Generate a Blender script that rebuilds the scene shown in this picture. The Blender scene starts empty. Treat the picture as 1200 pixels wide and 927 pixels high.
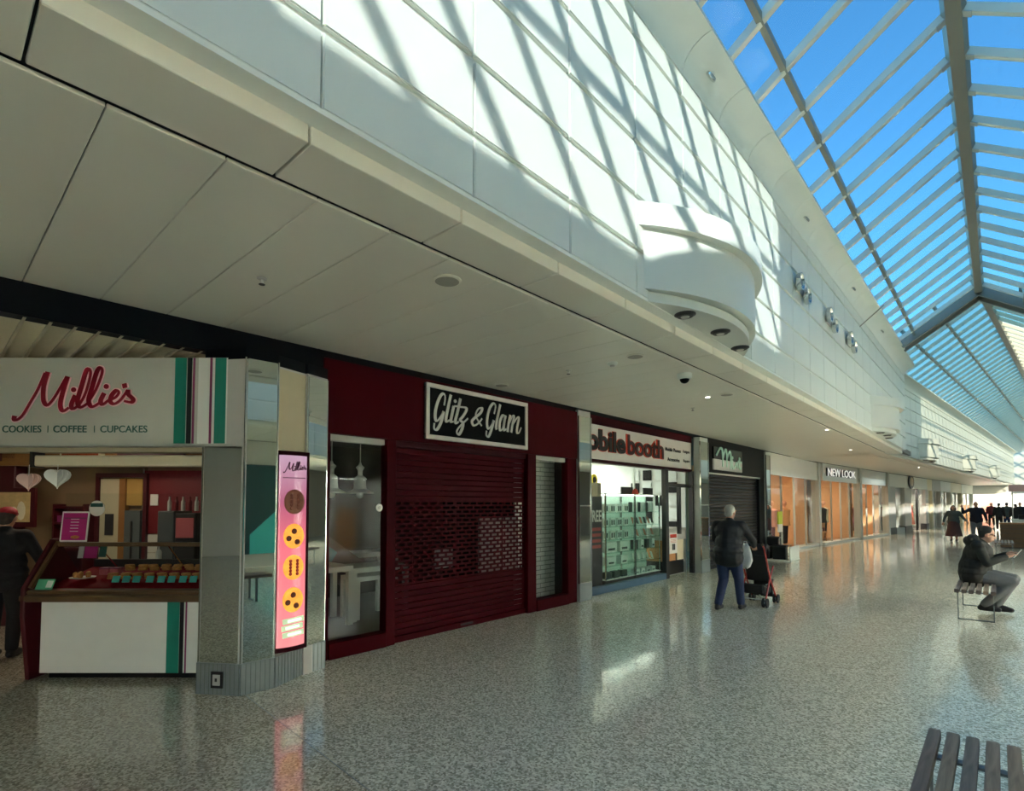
import bpy, bmesh, math, random
from mathutils import Vector, Matrix, noise
random.seed(7)
SC = bpy.context.scene
COL = SC.collection
RAD = math.radians

# ------------------------------------------------------------------ camera
cd = bpy.data.cameras.new('camera')
cam = bpy.data.objects.new('camera', cd); COL.objects.link(cam)
cam.location = (0, 0, 1.65)
cam.rotation_euler = (RAD(90 + 2.326), 0, RAD(42.066))
cd.sensor_width = 36.0
cd.lens = 36.0 * 630.0 / 1200.0
cd.shift_y = 100.84 / 1200.0
cd.clip_start = 0.05; cd.clip_end = 500
SC.camera = cam

# ------------------------------------------------------------------ sky, sun, exposure
SUN = Vector((-1.0, 1.153, -0.674)).normalized()        # the way the light travels
wd = bpy.data.worlds.new('sky'); SC.world = wd; wd.use_nodes = True
wn = wd.node_tree.nodes; wl = wd.node_tree.links; wn.clear()
wo = wn.new('ShaderNodeOutputWorld'); wb = wn.new('ShaderNodeBackground')
sk = wn.new('ShaderNodeTexSky'); sk.sky_type = 'NISHITA'; sk.sun_disc = False
sk.sun_elevation = math.asin(-SUN.z)
sk.sun_rotation = math.atan2(-SUN.x, -SUN.y)
sk.air_density = 1.0; sk.dust_density = 0.3; sk.ozone_density = 5.0; sk.altitude = 0
wb.inputs['Strength'].default_value = 0.098
tn = wn.new('ShaderNodeMix'); tn.data_type = 'RGBA'; tn.blend_type = 'MULTIPLY'; tn.inputs[0].default_value = 1.0; tn.inputs[7].default_value = (0.45, 0.87, 0.90, 1)
wl.new(sk.outputs[0], tn.inputs[6]); wl.new(tn.outputs[2], wb.inputs['Color']); wl.new(wb.outputs[0], wo.inputs['Surface'])
sl = bpy.data.lights.new('sun', 'SUN'); sl.energy = 2.15; sl.angle = RAD(0.7); sl.color = (1.0, 0.95, 0.86)
so = bpy.data.objects.new('sun', sl); COL.objects.link(so)
so.rotation_euler = SUN.to_track_quat('-Z', 'Y').to_euler(); so.location = (8, -8, 14)
vs = SC.view_settings
vs.view_transform = 'Standard'; vs.look = 'None'; vs.gamma = 1.0; vs.use_curve_mapping = False
vs.exposure = 1.90

SC.cycles.max_bounces = 16; SC.cycles.diffuse_bounces = 8; SC.cycles.glossy_bounces = 6; SC.cycles.transparent_max_bounces = 24

# ------------------------------------------------------------------ helpers
def lin(c):
    return tuple((x / 255 / 12.92 if x / 255 <= 0.04045 else ((x / 255 + 0.055) / 1.055) ** 2.4) for x in c[:3]) + (1,)

ORD = ('first','second','third','fourth','fifth','sixth','seventh','eighth','ninth')
MATS = {}
def mat(name, col, rough=0.5, metal=0.0, var=0.05, vscale=6.0, bump=0.0, bscale=60.0, spec=0.5, coat=0.0, emit=0.0):
    if name in MATS: return MATS[name]
    m = bpy.data.materials.new(name); m.use_nodes = True
    nt = m.node_tree; N = nt.nodes; L = nt.links
    b = N['Principled BSDF']
    b.inputs['Roughness'].default_value = rough; b.inputs['Metallic'].default_value = metal
    b.inputs['Specular IOR Level'].default_value = spec
    b.inputs['Coat Weight'].default_value = coat; b.inputs['Coat Roughness'].default_value = 0.06
    c = lin(col)
    tc = N.new('ShaderNodeTexCoord')
    if var > 0:
        nz = N.new('ShaderNodeTexNoise'); nz.inputs['Scale'].default_value = vscale; nz.inputs['Detail'].default_value = 4
        L.new(tc.outputs['Object'], nz.inputs['Vector'])
        mx = N.new('ShaderNodeMix'); mx.data_type = 'RGBA'
        mx.inputs[6].default_value = tuple(x * (1 - var) for x in c[:3]) + (1,)
        mx.inputs[7].default_value = tuple(min(1, x * (1 + var)) for x in c[:3]) + (1,)
        L.new(nz.outputs['Fac'], mx.inputs[0]); L.new(mx.outputs[2], b.inputs['Base Color'])
        if emit > 0:
            L.new(mx.outputs[2], b.inputs['Emission Color'])
    else:
        b.inputs['Base Color'].default_value = c
        if emit > 0: b.inputs['Emission Color'].default_value = c
    b.inputs['Emission Strength'].default_value = emit
    if bump > 0:
        n2 = N.new('ShaderNodeTexNoise'); n2.inputs['Scale'].default_value = bscale; n2.inputs['Detail'].default_value = 3
        L.new(tc.outputs['Object'], n2.inputs['Vector'])
        bp = N.new('ShaderNodeBump'); bp.inputs['Strength'].default_value = bump; bp.inputs['Distance'].default_value = 0.01
        L.new(n2.outputs['Fac'], bp.inputs['Height']); L.new(bp.outputs[0], b.inputs['Normal'])
    MATS[name] = m
    return m

def glassmat(name, tint, gloss=0.06, edge=0.5, rough=0.0):
    m = bpy.data.materials.new(name); m.use_nodes = True
    nt = m.node_tree; N = nt.nodes; L = nt.links; N.clear()
    o = N.new('ShaderNodeOutputMaterial'); t = N.new('ShaderNodeBsdfTransparent'); g = N.new('ShaderNodeBsdfGlossy')
    t.inputs['Color'].default_value = tint + (1,); g.inputs['Roughness'].default_value = rough
    lw = N.new('ShaderNodeLayerWeight'); lw.inputs['Blend'].default_value = 0.5
    pw = N.new('ShaderNodeMath'); pw.operation = 'POWER'; pw.inputs[1].default_value = 4.0; L.new(lw.outputs['Facing'], pw.inputs[0])
    mm = N.new('ShaderNodeMath'); mm.operation = 'MULTIPLY_ADD'; mm.inputs[1].default_value = edge; mm.inputs[2].default_value = gloss
    mm.use_clamp = True
    L.new(pw.outputs[0], mm.inputs[0])
    mx = N.new('ShaderNodeMixShader'); L.new(mm.outputs[0], mx.inputs[0]); L.new(t.outputs[0], mx.inputs[1]); L.new(g.outputs[0], mx.inputs[2])
    L.new(mx.outputs[0], o.inputs['Surface'])
    MATS[name] = m
    return m

def FR(x, y, z=0, deg=0):
    return Matrix.Translation((x, y, z)) @ Matrix.Rotation(RAD(deg), 4, 'Z')

def prop(o, label=None, cat=None, group=None, kind=None):
    if label: o['label'] = label
    if cat: o['category'] = cat
    if group: o['group'] = group
    if kind: o['kind'] = kind
    return o

def empty(name, M=None, label=None, cat=None, group=None, kind=None, parent=None):
    o = bpy.data.objects.new(name, None); COL.objects.link(o); o.empty_display_size = 0.2
    if parent: o.parent = parent
    if M is not None: o.matrix_local = M
    return prop(o, label, cat, group, kind)

class MB:
    def __init__(s): s.v = []; s.f = []
    def add(s, vs, fs):
        n = len(s.v); s.v += [tuple(v) for v in vs]; s.f += [tuple(i + n for i in f) for f in fs]; return s
    def box(s, x0, x1, y0, y1, z0, z1):
        return s.add([(x0,y0,z0),(x1,y0,z0),(x1,y1,z0),(x0,y1,z0),(x0,y0,z1),(x1,y0,z1),(x1,y1,z1),(x0,y1,z1)],
                     [(0,3,2,1),(4,5,6,7),(0,1,5,4),(1,2,6,5),(2,3,7,6),(3,0,4,7)])
    def obox(s, M, sx, sy, sz):       # box of the given size centred in a frame M
        vs = [M @ Vector((a*sx/2, b*sy/2, c*sz/2)) for c in (-1,1) for a, b in ((-1,-1),(1,-1),(1,1),(-1,1))]
        return s.add(vs, [(0,3,2,1),(4,5,6,7),(0,1,5,4),(1,2,6,5),(2,3,7,6),(3,0,4,7)])
    def bar(s, p, q, w, h, up=(0,0,1)):   # rectangular bar from p to q
        p = Vector(p); q = Vector(q); d = (q-p).normalized(); u = Vector(up)
        r = d.cross(u).normalized(); u = r.cross(d).normalized()
        vs = [c + r*a*w/2 + u*b*h/2 for c in (p, q) for a, b in ((-1,-1),(1,-1),(1,1),(-1,1))]
        return s.add(vs, [(0,1,2,3),(7,6,5,4),(0,4,5,1),(1,5,6,2),(2,6,7,3),(3,7,4,0)])
    def tube(s, path, r, n=8, cap=True, r1=None):
        P = [Vector(p) for p in path]; rings = []
        prev = None
        for i, p in enumerate(P):
            d = (P[min(i+1, len(P)-1)] - P[max(i-1, 0)]).normalized()
            if prev is None:
                a = Vector((0,0,1)) if abs(d.z) < 0.9 else Vector((1,0,0))
                u = d.cross(a).normalized()
            else:
                u = (prev - d*prev.dot(d)).normalized()
            prev = u; w = d.cross(u)
            rr = r if r1 is None else r + (r1-r)*i/max(1, len(P)-1)
            rings.append([p + (u*math.cos(2*math.pi*k/n) + w*math.sin(2*math.pi*k/n))*rr for k in range(n)])
        vs = [v for g in rings for v in g]; fs = []
        for i in range(len(P)-1):
            for k in range(n):
                fs.append((i*n+k, i*n+(k+1)%n, (i+1)*n+(k+1)%n, (i+1)*n+k))
        if cap:
            fs.append(tuple(range(n))[::-1]); fs.append(tuple((len(P)-1)*n+k for k in range(n)))
        return s.add(vs, fs)
    def lathe(s, prof, c=(0,0,0), n=20, M=None):    # prof: (r, z) pairs, about Z through c
        vs = []; fs = []
        for r, z in prof:
            for k in range(n):
                a = 2*math.pi*k/n; v = Vector((c[0]+r*math.cos(a), c[1]+r*math.sin(a), c[2]+z))
                vs.append(M @ v if M else v)
        for i in range(len(prof)-1):
            for k in range(n): fs.append((i*n+k, i*n+(k+1)%n, (i+1)*n+(k+1)%n, (i+1)*n+k))
        fs.append(tuple(range(n))[::-1]); fs.append(tuple((len(prof)-1)*n+k for k in range(n)))
        return s.add(vs, fs)
    def prism(s, poly, z0, z1, M=None):             # polygon in XY, extruded in Z
        n = len(poly); vs = [Vector((x, y, z)) for z in (z0, z1) for x, y in poly]
        if M: vs = [M @ v for v in vs]
        return s.add(vs, [tuple(range(n))[::-1], tuple(range(n, 2*n))] + [(k, (k+1)%n, n+(k+1)%n, n+k) for k in range(n)])
    def extr(s, prof, x0, x1):                      # profile of (y, z) swept along X
        n = len(prof); vs = [(x, y, z) for x in (x0, x1) for y, z in prof]
        return s.add(vs, [tuple(range(n)), tuple(range(n, 2*n))[::-1]] + [(k, n+k, n+(k+1)%n, (k+1)%n) for k in range(n)])
    def ell(s, c, r, n=12, M=None):
        vs = []; fs = []; m = n//2+1
        for i in range(m):
            t = math.pi*i/(m-1)
            for k in range(n):
                a = 2*math.pi*k/n
                v = Vector((r[0]*math.sin(t)*math.cos(a), r[1]*math.sin(t)*math.sin(a), r[2]*math.cos(t)))
                vs.append((M @ v if M else v) + Vector(c))
        for i in range(m-1):
            for k in range(n): fs.append((i*n+k, (i+1)*n+k, (i+1)*n+(k+1)%n, i*n+(k+1)%n))
        return s.add(vs, fs)
    def caps(s, p, q, r0, r1, n=12):                # tapered capsule
        p = Vector(p); q = Vector(q); d = q-p; L = d.length
        if L < 1e-6: return s.ell(p, (r0,r0,r0), n)
        prof = [(r0*math.sin(a), -r0*math.cos(a)) for a in (0.05, 0.5, 1.0)] + [(r0, 0), (r1, L)] + [(r1*math.cos(a), L+r1*math.sin(a)) for a in (0.55, 1.05, 1.5)]
        M = Matrix.Translation(p) @ d.to_track_quat('Z', 'Y').to_matrix().to_4x4()
        return s.lathe(prof, n=n, M=M)
    def mesh(s, name, bevel=0, seg=1):
        me = bpy.data.meshes.new(name); me.from_pydata(s.v, [], s.f)
        bm = bmesh.new(); bm.from_mesh(me)
        bmesh.ops.remove_doubles(bm, verts=bm.verts, dist=1e-6)
        bmesh.ops.recalc_face_normals(bm, faces=bm.faces)
        if bevel:
            bmesh.ops.bevel(bm, geom=[e for e in bm.edges if e.calc_face_angle(0) > 0.6], offset=bevel, segments=seg, affect='EDGES', clamp_overlap=True)
        bm.to_mesh(me); bm.free(); me.update()
        return me
    def build(s, name, m, parent=None, bevel=0, seg=1, smooth=False, M=None):
        me = s.mesh(name, bevel, seg)
        return obj(name, me, m, parent, smooth, M)

def obj(name, me, m, parent=None, smooth=False, M=None):
    if isinstance(m, str): m = MATS[m]
    if not me.materials: me.materials.append(m)
    if smooth:
        for p in me.polygons: p.use_smooth = True
        try: me.set_sharp_from_angle(angle=RAD(smooth if smooth is not True else 40))
        except Exception: pass
    o = bpy.data.objects.new(name, me); COL.objects.link(o)
    if parent: o.parent = parent
    if M is not None: o.matrix_local = M
    return o

def copy_tree(o, parent=None, M=None):
    c = o.copy(); COL.objects.link(c); c.parent = parent
    if M is not None: c.matrix_local = M
    for ch in list(o.children): copy_tree(ch, c)
    return c

def text(s, m, parent, x, z, w, h, y=0.0, depth=0.008, bold=0.0, name='lettering', M=None):
    """lettering fitted to a w x h box whose lower left corner is (x, z); it faces -Y"""
    cu = bpy.data.curves.new(name, 'FONT'); cu.body = s; cu.extrude = 0.01; cu.offset = bold; cu.resolution_u = 4
    t = bpy.data.objects.new(name, cu); COL.objects.link(t)
    dg = bpy.context.evaluated_depsgraph_get()
    me = bpy.data.meshes.new_from_object(t.evaluated_get(dg))
    bpy.data.objects.remove(t)
    xs = [v.co.x for v in me.vertices]; ys = [v.co.y for v in me.vertices]
    kx = w / (max(xs)-min(xs)); kz = h / (max(ys)-min(ys)); x0 = min(xs); y0 = min(ys)
    for v in me.vertices:
        a, b, c = v.co
        v.co = (x + (a-x0)*kx, y - (depth if c > 0 else 0), z + (b-y0)*kz)
    me.name = name; me.materials.clear()
    return obj(name, me, m, parent, False, M)

def crom(P, n=6):
    out = []
    for i in range(len(P)-1):
        a = P[max(i-1,0)]; b = P[i]; c = P[i+1]; d = P[min(i+2, len(P)-1)]
        for k in range(n):
            t = k/n
            out.append(tuple(0.5*((2*b[j]) + (-a[j]+c[j])*t + (2*a[j]-5*b[j]+4*c[j]-d[j])*t*t + (-a[j]+3*b[j]-3*c[j]+d[j])*t**3) for j in range(2)))
    out.append(tuple(P[-1][:2]))
    return out

def strokes(S, thick, thin, y=0.0, depth=0.01, grow=0.0):
    """brush lettering in the XZ plane, facing -Y: heavy on the way down, light on the way up"""
    mb = MB()
    for st in S:
        if len(st) == 1:
            mb.lathe([(thick*0.55+grow, -depth/2), (thick*0.55+grow, depth/2)], n=12, M=Matrix.Translation((st[0][0], y-depth/2, st[0][1])) @ Matrix.Rotation(RAD(90), 4, 'X')); continue
        P = crom(st)
        ring = []
        for i, p in enumerate(P):
            q0 = P[max(i-1,0)]; q1 = P[min(i+1,len(P)-1)]
            dx, dz = q1[0]-q0[0], q1[1]-q0[1]; L = math.hypot(dx, dz) or 1
            k = max(0.0, -dz/L)
            w = (thin + (thick-thin)*k**0.7)/2 + grow
            nx, nz = -dz/L*w, dx/L*w
            ring.append([(p[0]+nx, y, p[1]+nz), (p[0]-nx, y, p[1]-nz), (p[0]-nx, y-depth, p[1]-nz), (p[0]+nx, y-depth, p[1]+nz)])
        vs = [v for r in ring for v in r]; n = len(ring); fs = [(0,1,2,3), (4*n-1, 4*n-2, 4*n-3, 4*n-4)]
        for i in range(n-1):
            for k in range(4): fs.append((4*i+k, 4*i+(k+1)%4, 4*i+4+(k+1)%4, 4*i+4+k))
        mb.add(vs, fs)
    return mb

# ------------------------------------------------------------------ materials
mat('white_paint', (216, 220, 212), 0.45, var=0.03, vscale=2)
mat('white_panel', (200, 206, 198), 0.35, var=0.03, vscale=1.5)
mat('ceiling_paint', (218, 215, 200), 0.35, var=0.03, vscale=2, spec=0.4)
mat('dark_gap', (38, 38, 36), 0.8)
mat('grey_metal', (176, 180, 172), 0.35, var=0.04)
mat('ridge_metal', (138, 136, 126), 0.45)
mat('rafter_metal', (220, 216, 202), 0.4)
mat('steel', (150, 158, 158), 0.35, metal=0.6, var=0.08, vscale=20)
mat('mirror', (225, 232, 228), 0.02, metal=1.0, var=0.0)
mat('chrome', (205, 208, 205), 0.12, metal=1.0, var=0.03)
mat('black', (16, 16, 17), 0.4)
mat('black_gloss', (8, 9, 10), 0.3, spec=0.06, var=0.0)
mat('navy_band', (5, 8, 15), 0.5, spec=0.12)
mat('maroon', (58, 0, 7), 0.55, spec=0.06, var=0.04, vscale=3)
mat('maroon_dark', (50, 4, 12), 0.5, spec=0.1)
mat('pale_grey', (188, 186, 180), 0.5)
mat('beige', (190, 180, 150), 0.55)
mat('cream', (226, 216, 184), 0.5)
mat('teal', (24, 128, 110), 0.35)
mat('purple_stripe', (132, 44, 92), 0.4)
mat('charcoal', (48, 46, 46), 0.5)
mat('sign_white', (206, 208, 196), 0.04, spec=0.9, coat=0.6)
mat('white_gloss', (226, 228, 222), 0.12, coat=0.4)
mat('script_red', (150, 14, 40), 0.3)
mat('script_pink', (240, 190, 196), 0.4)
mat('sign_green', (38, 88, 78), 0.5)
mat('wood_dark', (96, 72, 44), 0.35, var=0.25, vscale=9)
mat('wood_warm', (146, 100, 52), 0.45, var=0.2, vscale=8)
mat('brown_wall', (132, 106, 76), 0.6)
mat('burgundy', (74, 12, 22), 0.45)
mat('white_tile', (206, 204, 194), 0.25)
mat('paper', (232, 230, 222), 0.7)
mat('magenta', (176, 30, 116), 0.5)
mat('food', (190, 130, 70), 0.8, var=0.35, vscale=40, bump=0.6)
mat('tray_red', (130, 10, 26), 0.8, spec=0.1)
mat('teal_card', (70, 170, 165), 0.5)
mat('green_card', (90, 180, 140), 0.5)
mat('shirt_black', (20, 20, 22), 0.85, var=0.2, vscale=14, bump=0.3)
mat('jacket_black', (26, 27, 28), 0.65, var=0.2, vscale=10, bump=0.5, bscale=25)
mat('jacket_olive', (34, 33, 26), 0.75, var=0.2, vscale=10, bump=0.5, bscale=25)
mat('jeans', (34, 48, 80), 0.9, var=0.2, vscale=12, bump=0.3)
mat('grey_trousers', (98, 100, 102), 0.9, var=0.12, vscale=12, bump=0.3)
mat('skin', (196, 148, 122), 0.55, var=0.06)
mat('hair_grey', (176, 170, 158), 0.85, var=0.3, vscale=40, bump=0.8, bscale=90)
mat('hair_dark', (62, 58, 52), 0.85, var=0.3, vscale=40, bump=0.8, bscale=90)
mat('shoe', (22, 21, 21), 0.5)
mat('coat_grey', (64, 72, 70), 0.9, var=0.15, vscale=12)
mat('skirt', (70, 44, 42), 0.9, var=0.15, vscale=12)
mat('navy_knit', (22, 24, 38), 0.9, var=0.15, vscale=12)
mat('red_cap', (150, 18, 28), 0.7)
mat('red_frame', (168, 40, 36), 0.4)
mat('plastic_bag', (222, 224, 220), 0.5, var=0.12, vscale=20)
mat('rubber', (20, 20, 20), 0.7)
mat('yellow', (214, 190, 30), 0.5)
mat('lime', (200, 214, 60), 0.5)
mat('blue_base', (70, 98, 122), 0.35)
mat('shelf_white', (226, 232, 228), 0.4)
mat('box_white', (224, 230, 226), 0.5)
mat('box_dark', (58, 66, 66), 0.4)
mat('orange_red', (196, 58, 30), 0.5)
mat('lamp_white', (255, 250, 238), 0.5, var=0, emit=3.0)
mat('lamp_warm', (255, 226, 178), 0.5, var=0, emit=3.0)
mat('shutter_dark', (40, 34, 36), 0.4, var=0.05)
mat('dress_red', (196, 60, 48), 0.8)
mat('mannequin', (214, 160, 128), 0.5)
mat('tan', (196, 140, 88), 0.6, var=0.12)
mat('garment_wine', (104, 40, 46), 0.85)
mat('garment_rose', (206, 140, 120), 0.85)
mat('garment_black', (26, 24, 24), 0.85)
glassmat('roof_glass', (0.92, 0.96, 0.98), 0.004, 0.12)
glassmat('shop_glass', (0.94, 0.96, 0.95), 0.008, 0.22)
glassmat('cabinet_glass', (0.88, 0.95, 0.92), 0.03, 0.3)

MATS['sign_white'].node_tree.nodes['Principled BSDF'].inputs['Coat IOR'].default_value = 2.3
MATS['sign_white'].node_tree.nodes['Principled BSDF'].inputs['Coat Weight'].default_value = 1.0
# ------------------------------------------------------------------ terrazzo floor
def terrazzo(name, a, b, c):
    m = bpy.data.materials.new(name); m.use_nodes = True
    nt = m.node_tree; N = nt.nodes; L = nt.links; P = N['Principled BSDF']
    tc = N.new('ShaderNodeTexCoord')
    v = N.new('ShaderNodeTexVoronoi'); v.inputs['Scale'].default_value = 75; L.new(tc.outputs['Object'], v.inputs['Vector'])
    sp = N.new('ShaderNodeSeparateColor'); L.new(v.outputs['Color'], sp.inputs[0])
    r = N.new('ShaderNodeValToRGB'); e = r.color_ramp.elements
    e[0].position = 0.0; e[0].color = lin(a); e[1].position = 0.9; e[1].color = lin(c)
    k = e.new(0.45); k.color = lin(b)
    L.new(sp.outputs[0], r.inputs[0])
    n = N.new('ShaderNodeTexNoise'); n.inputs['Scale'].default_value = 0.7; n.inputs['Detail'].default_value = 3; L.new(tc.outputs['Object'], n.inputs['Vector'])
    mx = N.new('ShaderNodeMix'); mx.data_type = 'RGBA'; mx.blend_type = 'MULTIPLY'; mx.inputs[0].default_value = 0.35
    L.new(r.outputs[0], mx.inputs[6]); L.new(n.outputs['Color'], mx.inputs[7])
    L.new(r.outputs[0], P.inputs['Base Color'])
    P.inputs['Specular IOR Level'].default_value = 1.0
    rm = N.new('ShaderNodeMapRange'); rm.inputs[3].default_value = 0.06; rm.inputs[4].default_value = 0.14
    L.new(n.outputs['Fac'], rm.inputs[0]); L.new(rm.outputs[0], P.inputs['Roughness'])
    n2 = N.new('ShaderNodeTexNoise'); n2.inputs['Scale'].default_value = 2.6; n2.inputs['Detail'].default_value = 2; L.new(tc.outputs['Object'], n2.inputs['Vector'])
    bp = N.new('ShaderNodeBump'); bp.inputs['Strength'].default_value = 0.10; bp.inputs['Distance'].default_value = 0.03
    L.new(n2.outputs['Fac'], bp.inputs['Height']); L.new(bp.outputs[0], P.inputs['Normal'])
    MATS[name] = m
terrazzo('terrazzo', (146, 144, 126), (198, 195, 176), (240, 237, 220))
terrazzo('terrazzo_brown', (134, 127, 110), (182, 174, 154), (224, 217, 198))
fl = MB(); fl.add([(-14,1.95,0),(-4.88,1.95,0),(-2.2,1.76,0),(-2.2,-12.2,0),(8,-12.2,0),(14,74,0),(-14,74,0)], [(0,1,2,3,4,5,6)])
fl.add([(v[0], v[1], -0.15) for v in fl.v], [tuple(range(7))[::-1]])
prop(fl.build('floor', 'terrazzo'), kind='structure')
ff = MB().add([(-14,1.95,0),(-4.88,1.95,0),(-2.2,1.76,0),(-2.2,-12.2,0),(-14,-12.2,0)], [(0,1,2,3,4)])
prop(ff.build('floor_forecourt', 'terrazzo_brown'), kind='structure')
ft = MB().bar((-4.86,1.95,0.0005),(-2.2,1.76,0.0005),0.006,0.002)
prop(ft.build('trim_floor_strip', 'steel'), kind='structure')

# ------------------------------------------------------------------ the two sides of the mall
ZC = 3.28                                               # soffit height
ROWS = [3.376, 3.762, 4.212, 4.682, 5.142, 5.592, 5.83]
def panel_mesh(name, w, h, m, gx=0.008, gz=0.022):
    me = MB().box(gx/2, w-gx/2, -0.032, 0, gz/2, h-gz/2).mesh(name, 0.006, 2); me.materials.append(MATS[m]); return me
PW = 0.93
rowmesh = [panel_mesh('wall_panel', PW, ROWS[i+1]-ROWS[i], 'white_panel', 0.010, 0.034) for i in range(6)]
ceilmesh = panel_mesh('ceiling_panel', 0.465, 1, 'ceiling_paint')
def cove_mesh():
    pr = [(0.0, 5.83)] + [(-(0.285-0.285*math.cos(a)), 5.80+0.285*math.sin(a)) for a in [math.pi/2*k/8 for k in range(1, 9)]] + [(-0.300, 6.085), (-0.300, 6.125), (0.05, 6.125), (0.05, 5.83)]
    me = MB().extr(pr, 0.004, PW-0.004).mesh('cove_panel'); me.materials.append(MATS['white_paint'])
    for p in me.polygons: p.use_smooth = True
    me.set_sharp_from_angle(angle=RAD(30))
    return me
COVE = cove_mesh()
trimmesh_b = MB().extr([(-2.665,ZC),(-3.03,ZC),(-3.03,ZC+0.094),(-3.0,ZC+0.094),(-3.0,ZC+0.03),(-2.665,ZC+0.03)], 0.006, PW-0.006).mesh('trim_panel', 0.004); trimmesh_b.materials.append(MATS['ceiling_paint'])

def side(F, side_name, x0, x1, wy, phase, ceil_from=-0.02, gapy=-2.64, pieces=True, cw=2.62):
    """F: local x runs along the shopfronts, -y points to the middle of the mall; wy: plane of the upper wall"""
    dy = wy + 3.135
    # soffit of narrow boards
    ce = empty('ceiling_' + side_name, F, kind='structure')
    n0 = math.floor((x0-0.01)/0.465); n1 = math.ceil((x1-0.01)/0.465)
    me = MB().box(0.0025, 0.4625, -cw+dy, ceil_from, ZC, ZC+0.02).mesh('ceiling_panel', 0.003); me.materials.append(MATS['ceiling_paint'])
    bk = MB().box(x0, x1, -3.0+dy, 0.5, ZC+0.035, ZC+0.10).build('ceiling_backing', 'dark_gap', ce)
    for k in range(n0, n1):
        obj('ceiling_panel', me, 'ceiling_paint', ce, M=Matrix.Translation((0.01+0.465*k, 0, 0)))
    # bulkhead bottom, upper wall, cove
    tr = empty('trim_bulkhead_' + side_name, F, kind='structure')
    wa = empty('wall_upper_' + side_name, F, kind='structure')
    co = empty('trim_cove_' + side_name, F, kind='structure')
    MB().box(x0, x1, wy-0.002+0.030, wy+0.14, ROWS[0]+0.012, 6.10).build('wall_core', 'white_paint', wa)
    MB().box(x0, x1, wy-0.001, wy+0.3, ROWS[0]-0.012, ROWS[0]+0.012).build('wall_lip', 'white_paint', wa)
    k = math.floor((x0-phase)/PW)
    while phase + k*PW < x1 - 0.3:
        X = phase + k*PW
        obj('trim_panel', trimmesh_b, 'ceiling_paint', tr, M=Matrix.Translation((X, dy, 0)))
        obj('cove_panel', COVE, 'white_paint', co, M=Matrix.Translation((X, wy+0.0, 0)))
        for i in range(6):
            obj('wall_panel', rowmesh[i], 'white_panel', wa, M=Matrix.Translation((X, wy+0.032, ROWS[i])))
        k += 1
    return ce, tr, wa, co

FL = FR(-5.3, 0, 0, 90)                                  # left side, x = world Y
side(FL, 'left', -10, 21.2, -3.135, 0.217)
FRT = FR(4.86, 0, 0, -90)                                # right side, x = -world Y
side(FRT, 'right', -19.5, 10, -3.135, 0.217)
F2 = FR(-5.3, 23, 0, 85)                                 # left side beyond the bend
side(F2, 'far', -2.2, 42, -2.80, 0.217)

# closing end of the near bulkhead, where the far one steps back
we = MB().extr([(-2.64,ZC),(-3.03,ZC),(-3.03,3.376),(-3.135,3.376),(-3.135,6.1),(-2.6,6.1)], 21.06, 21.10)
prop(we.build('wall_end_left', 'white_paint', None, M=FL), kind='structure')
# slab above the shops, outer walls, ends of the mall
sb = MB().box(-12, 24.5, -2.98, 9, 3.40, 3.55).box(-12, 21.1, -2.98, -2.85, 3.45, 6.3)
prop(sb.build('ceiling_slab_left', 'charcoal', M=FL), kind='structure')
sb = MB().box(-3, 44, -2.6, 9, 3.41, 3.56)
prop(sb.build('ceiling_slab_far', 'charcoal', M=F2), kind='structure')
sb = MB().box(-24, 12, -2.98, 6, 3.40, 3.55)
prop(sb.build('ceiling_slab_right', 'charcoal', M=FRT), kind='structure')
# upper storey of the block on the right: it keeps the sun off the middle of the left wall
ob = MB().box(3.5, 5.2, 1.40, 18.2, 3.6, 12.0)
prop(ob.build('wall_upper_storey', 'pale_grey'), kind='structure')
eb = MB().box(-14, 8, -12.2, -12, 0, 7.5)
prop(eb.build('wall_back', 'pale_grey'), kind='structure')

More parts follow.
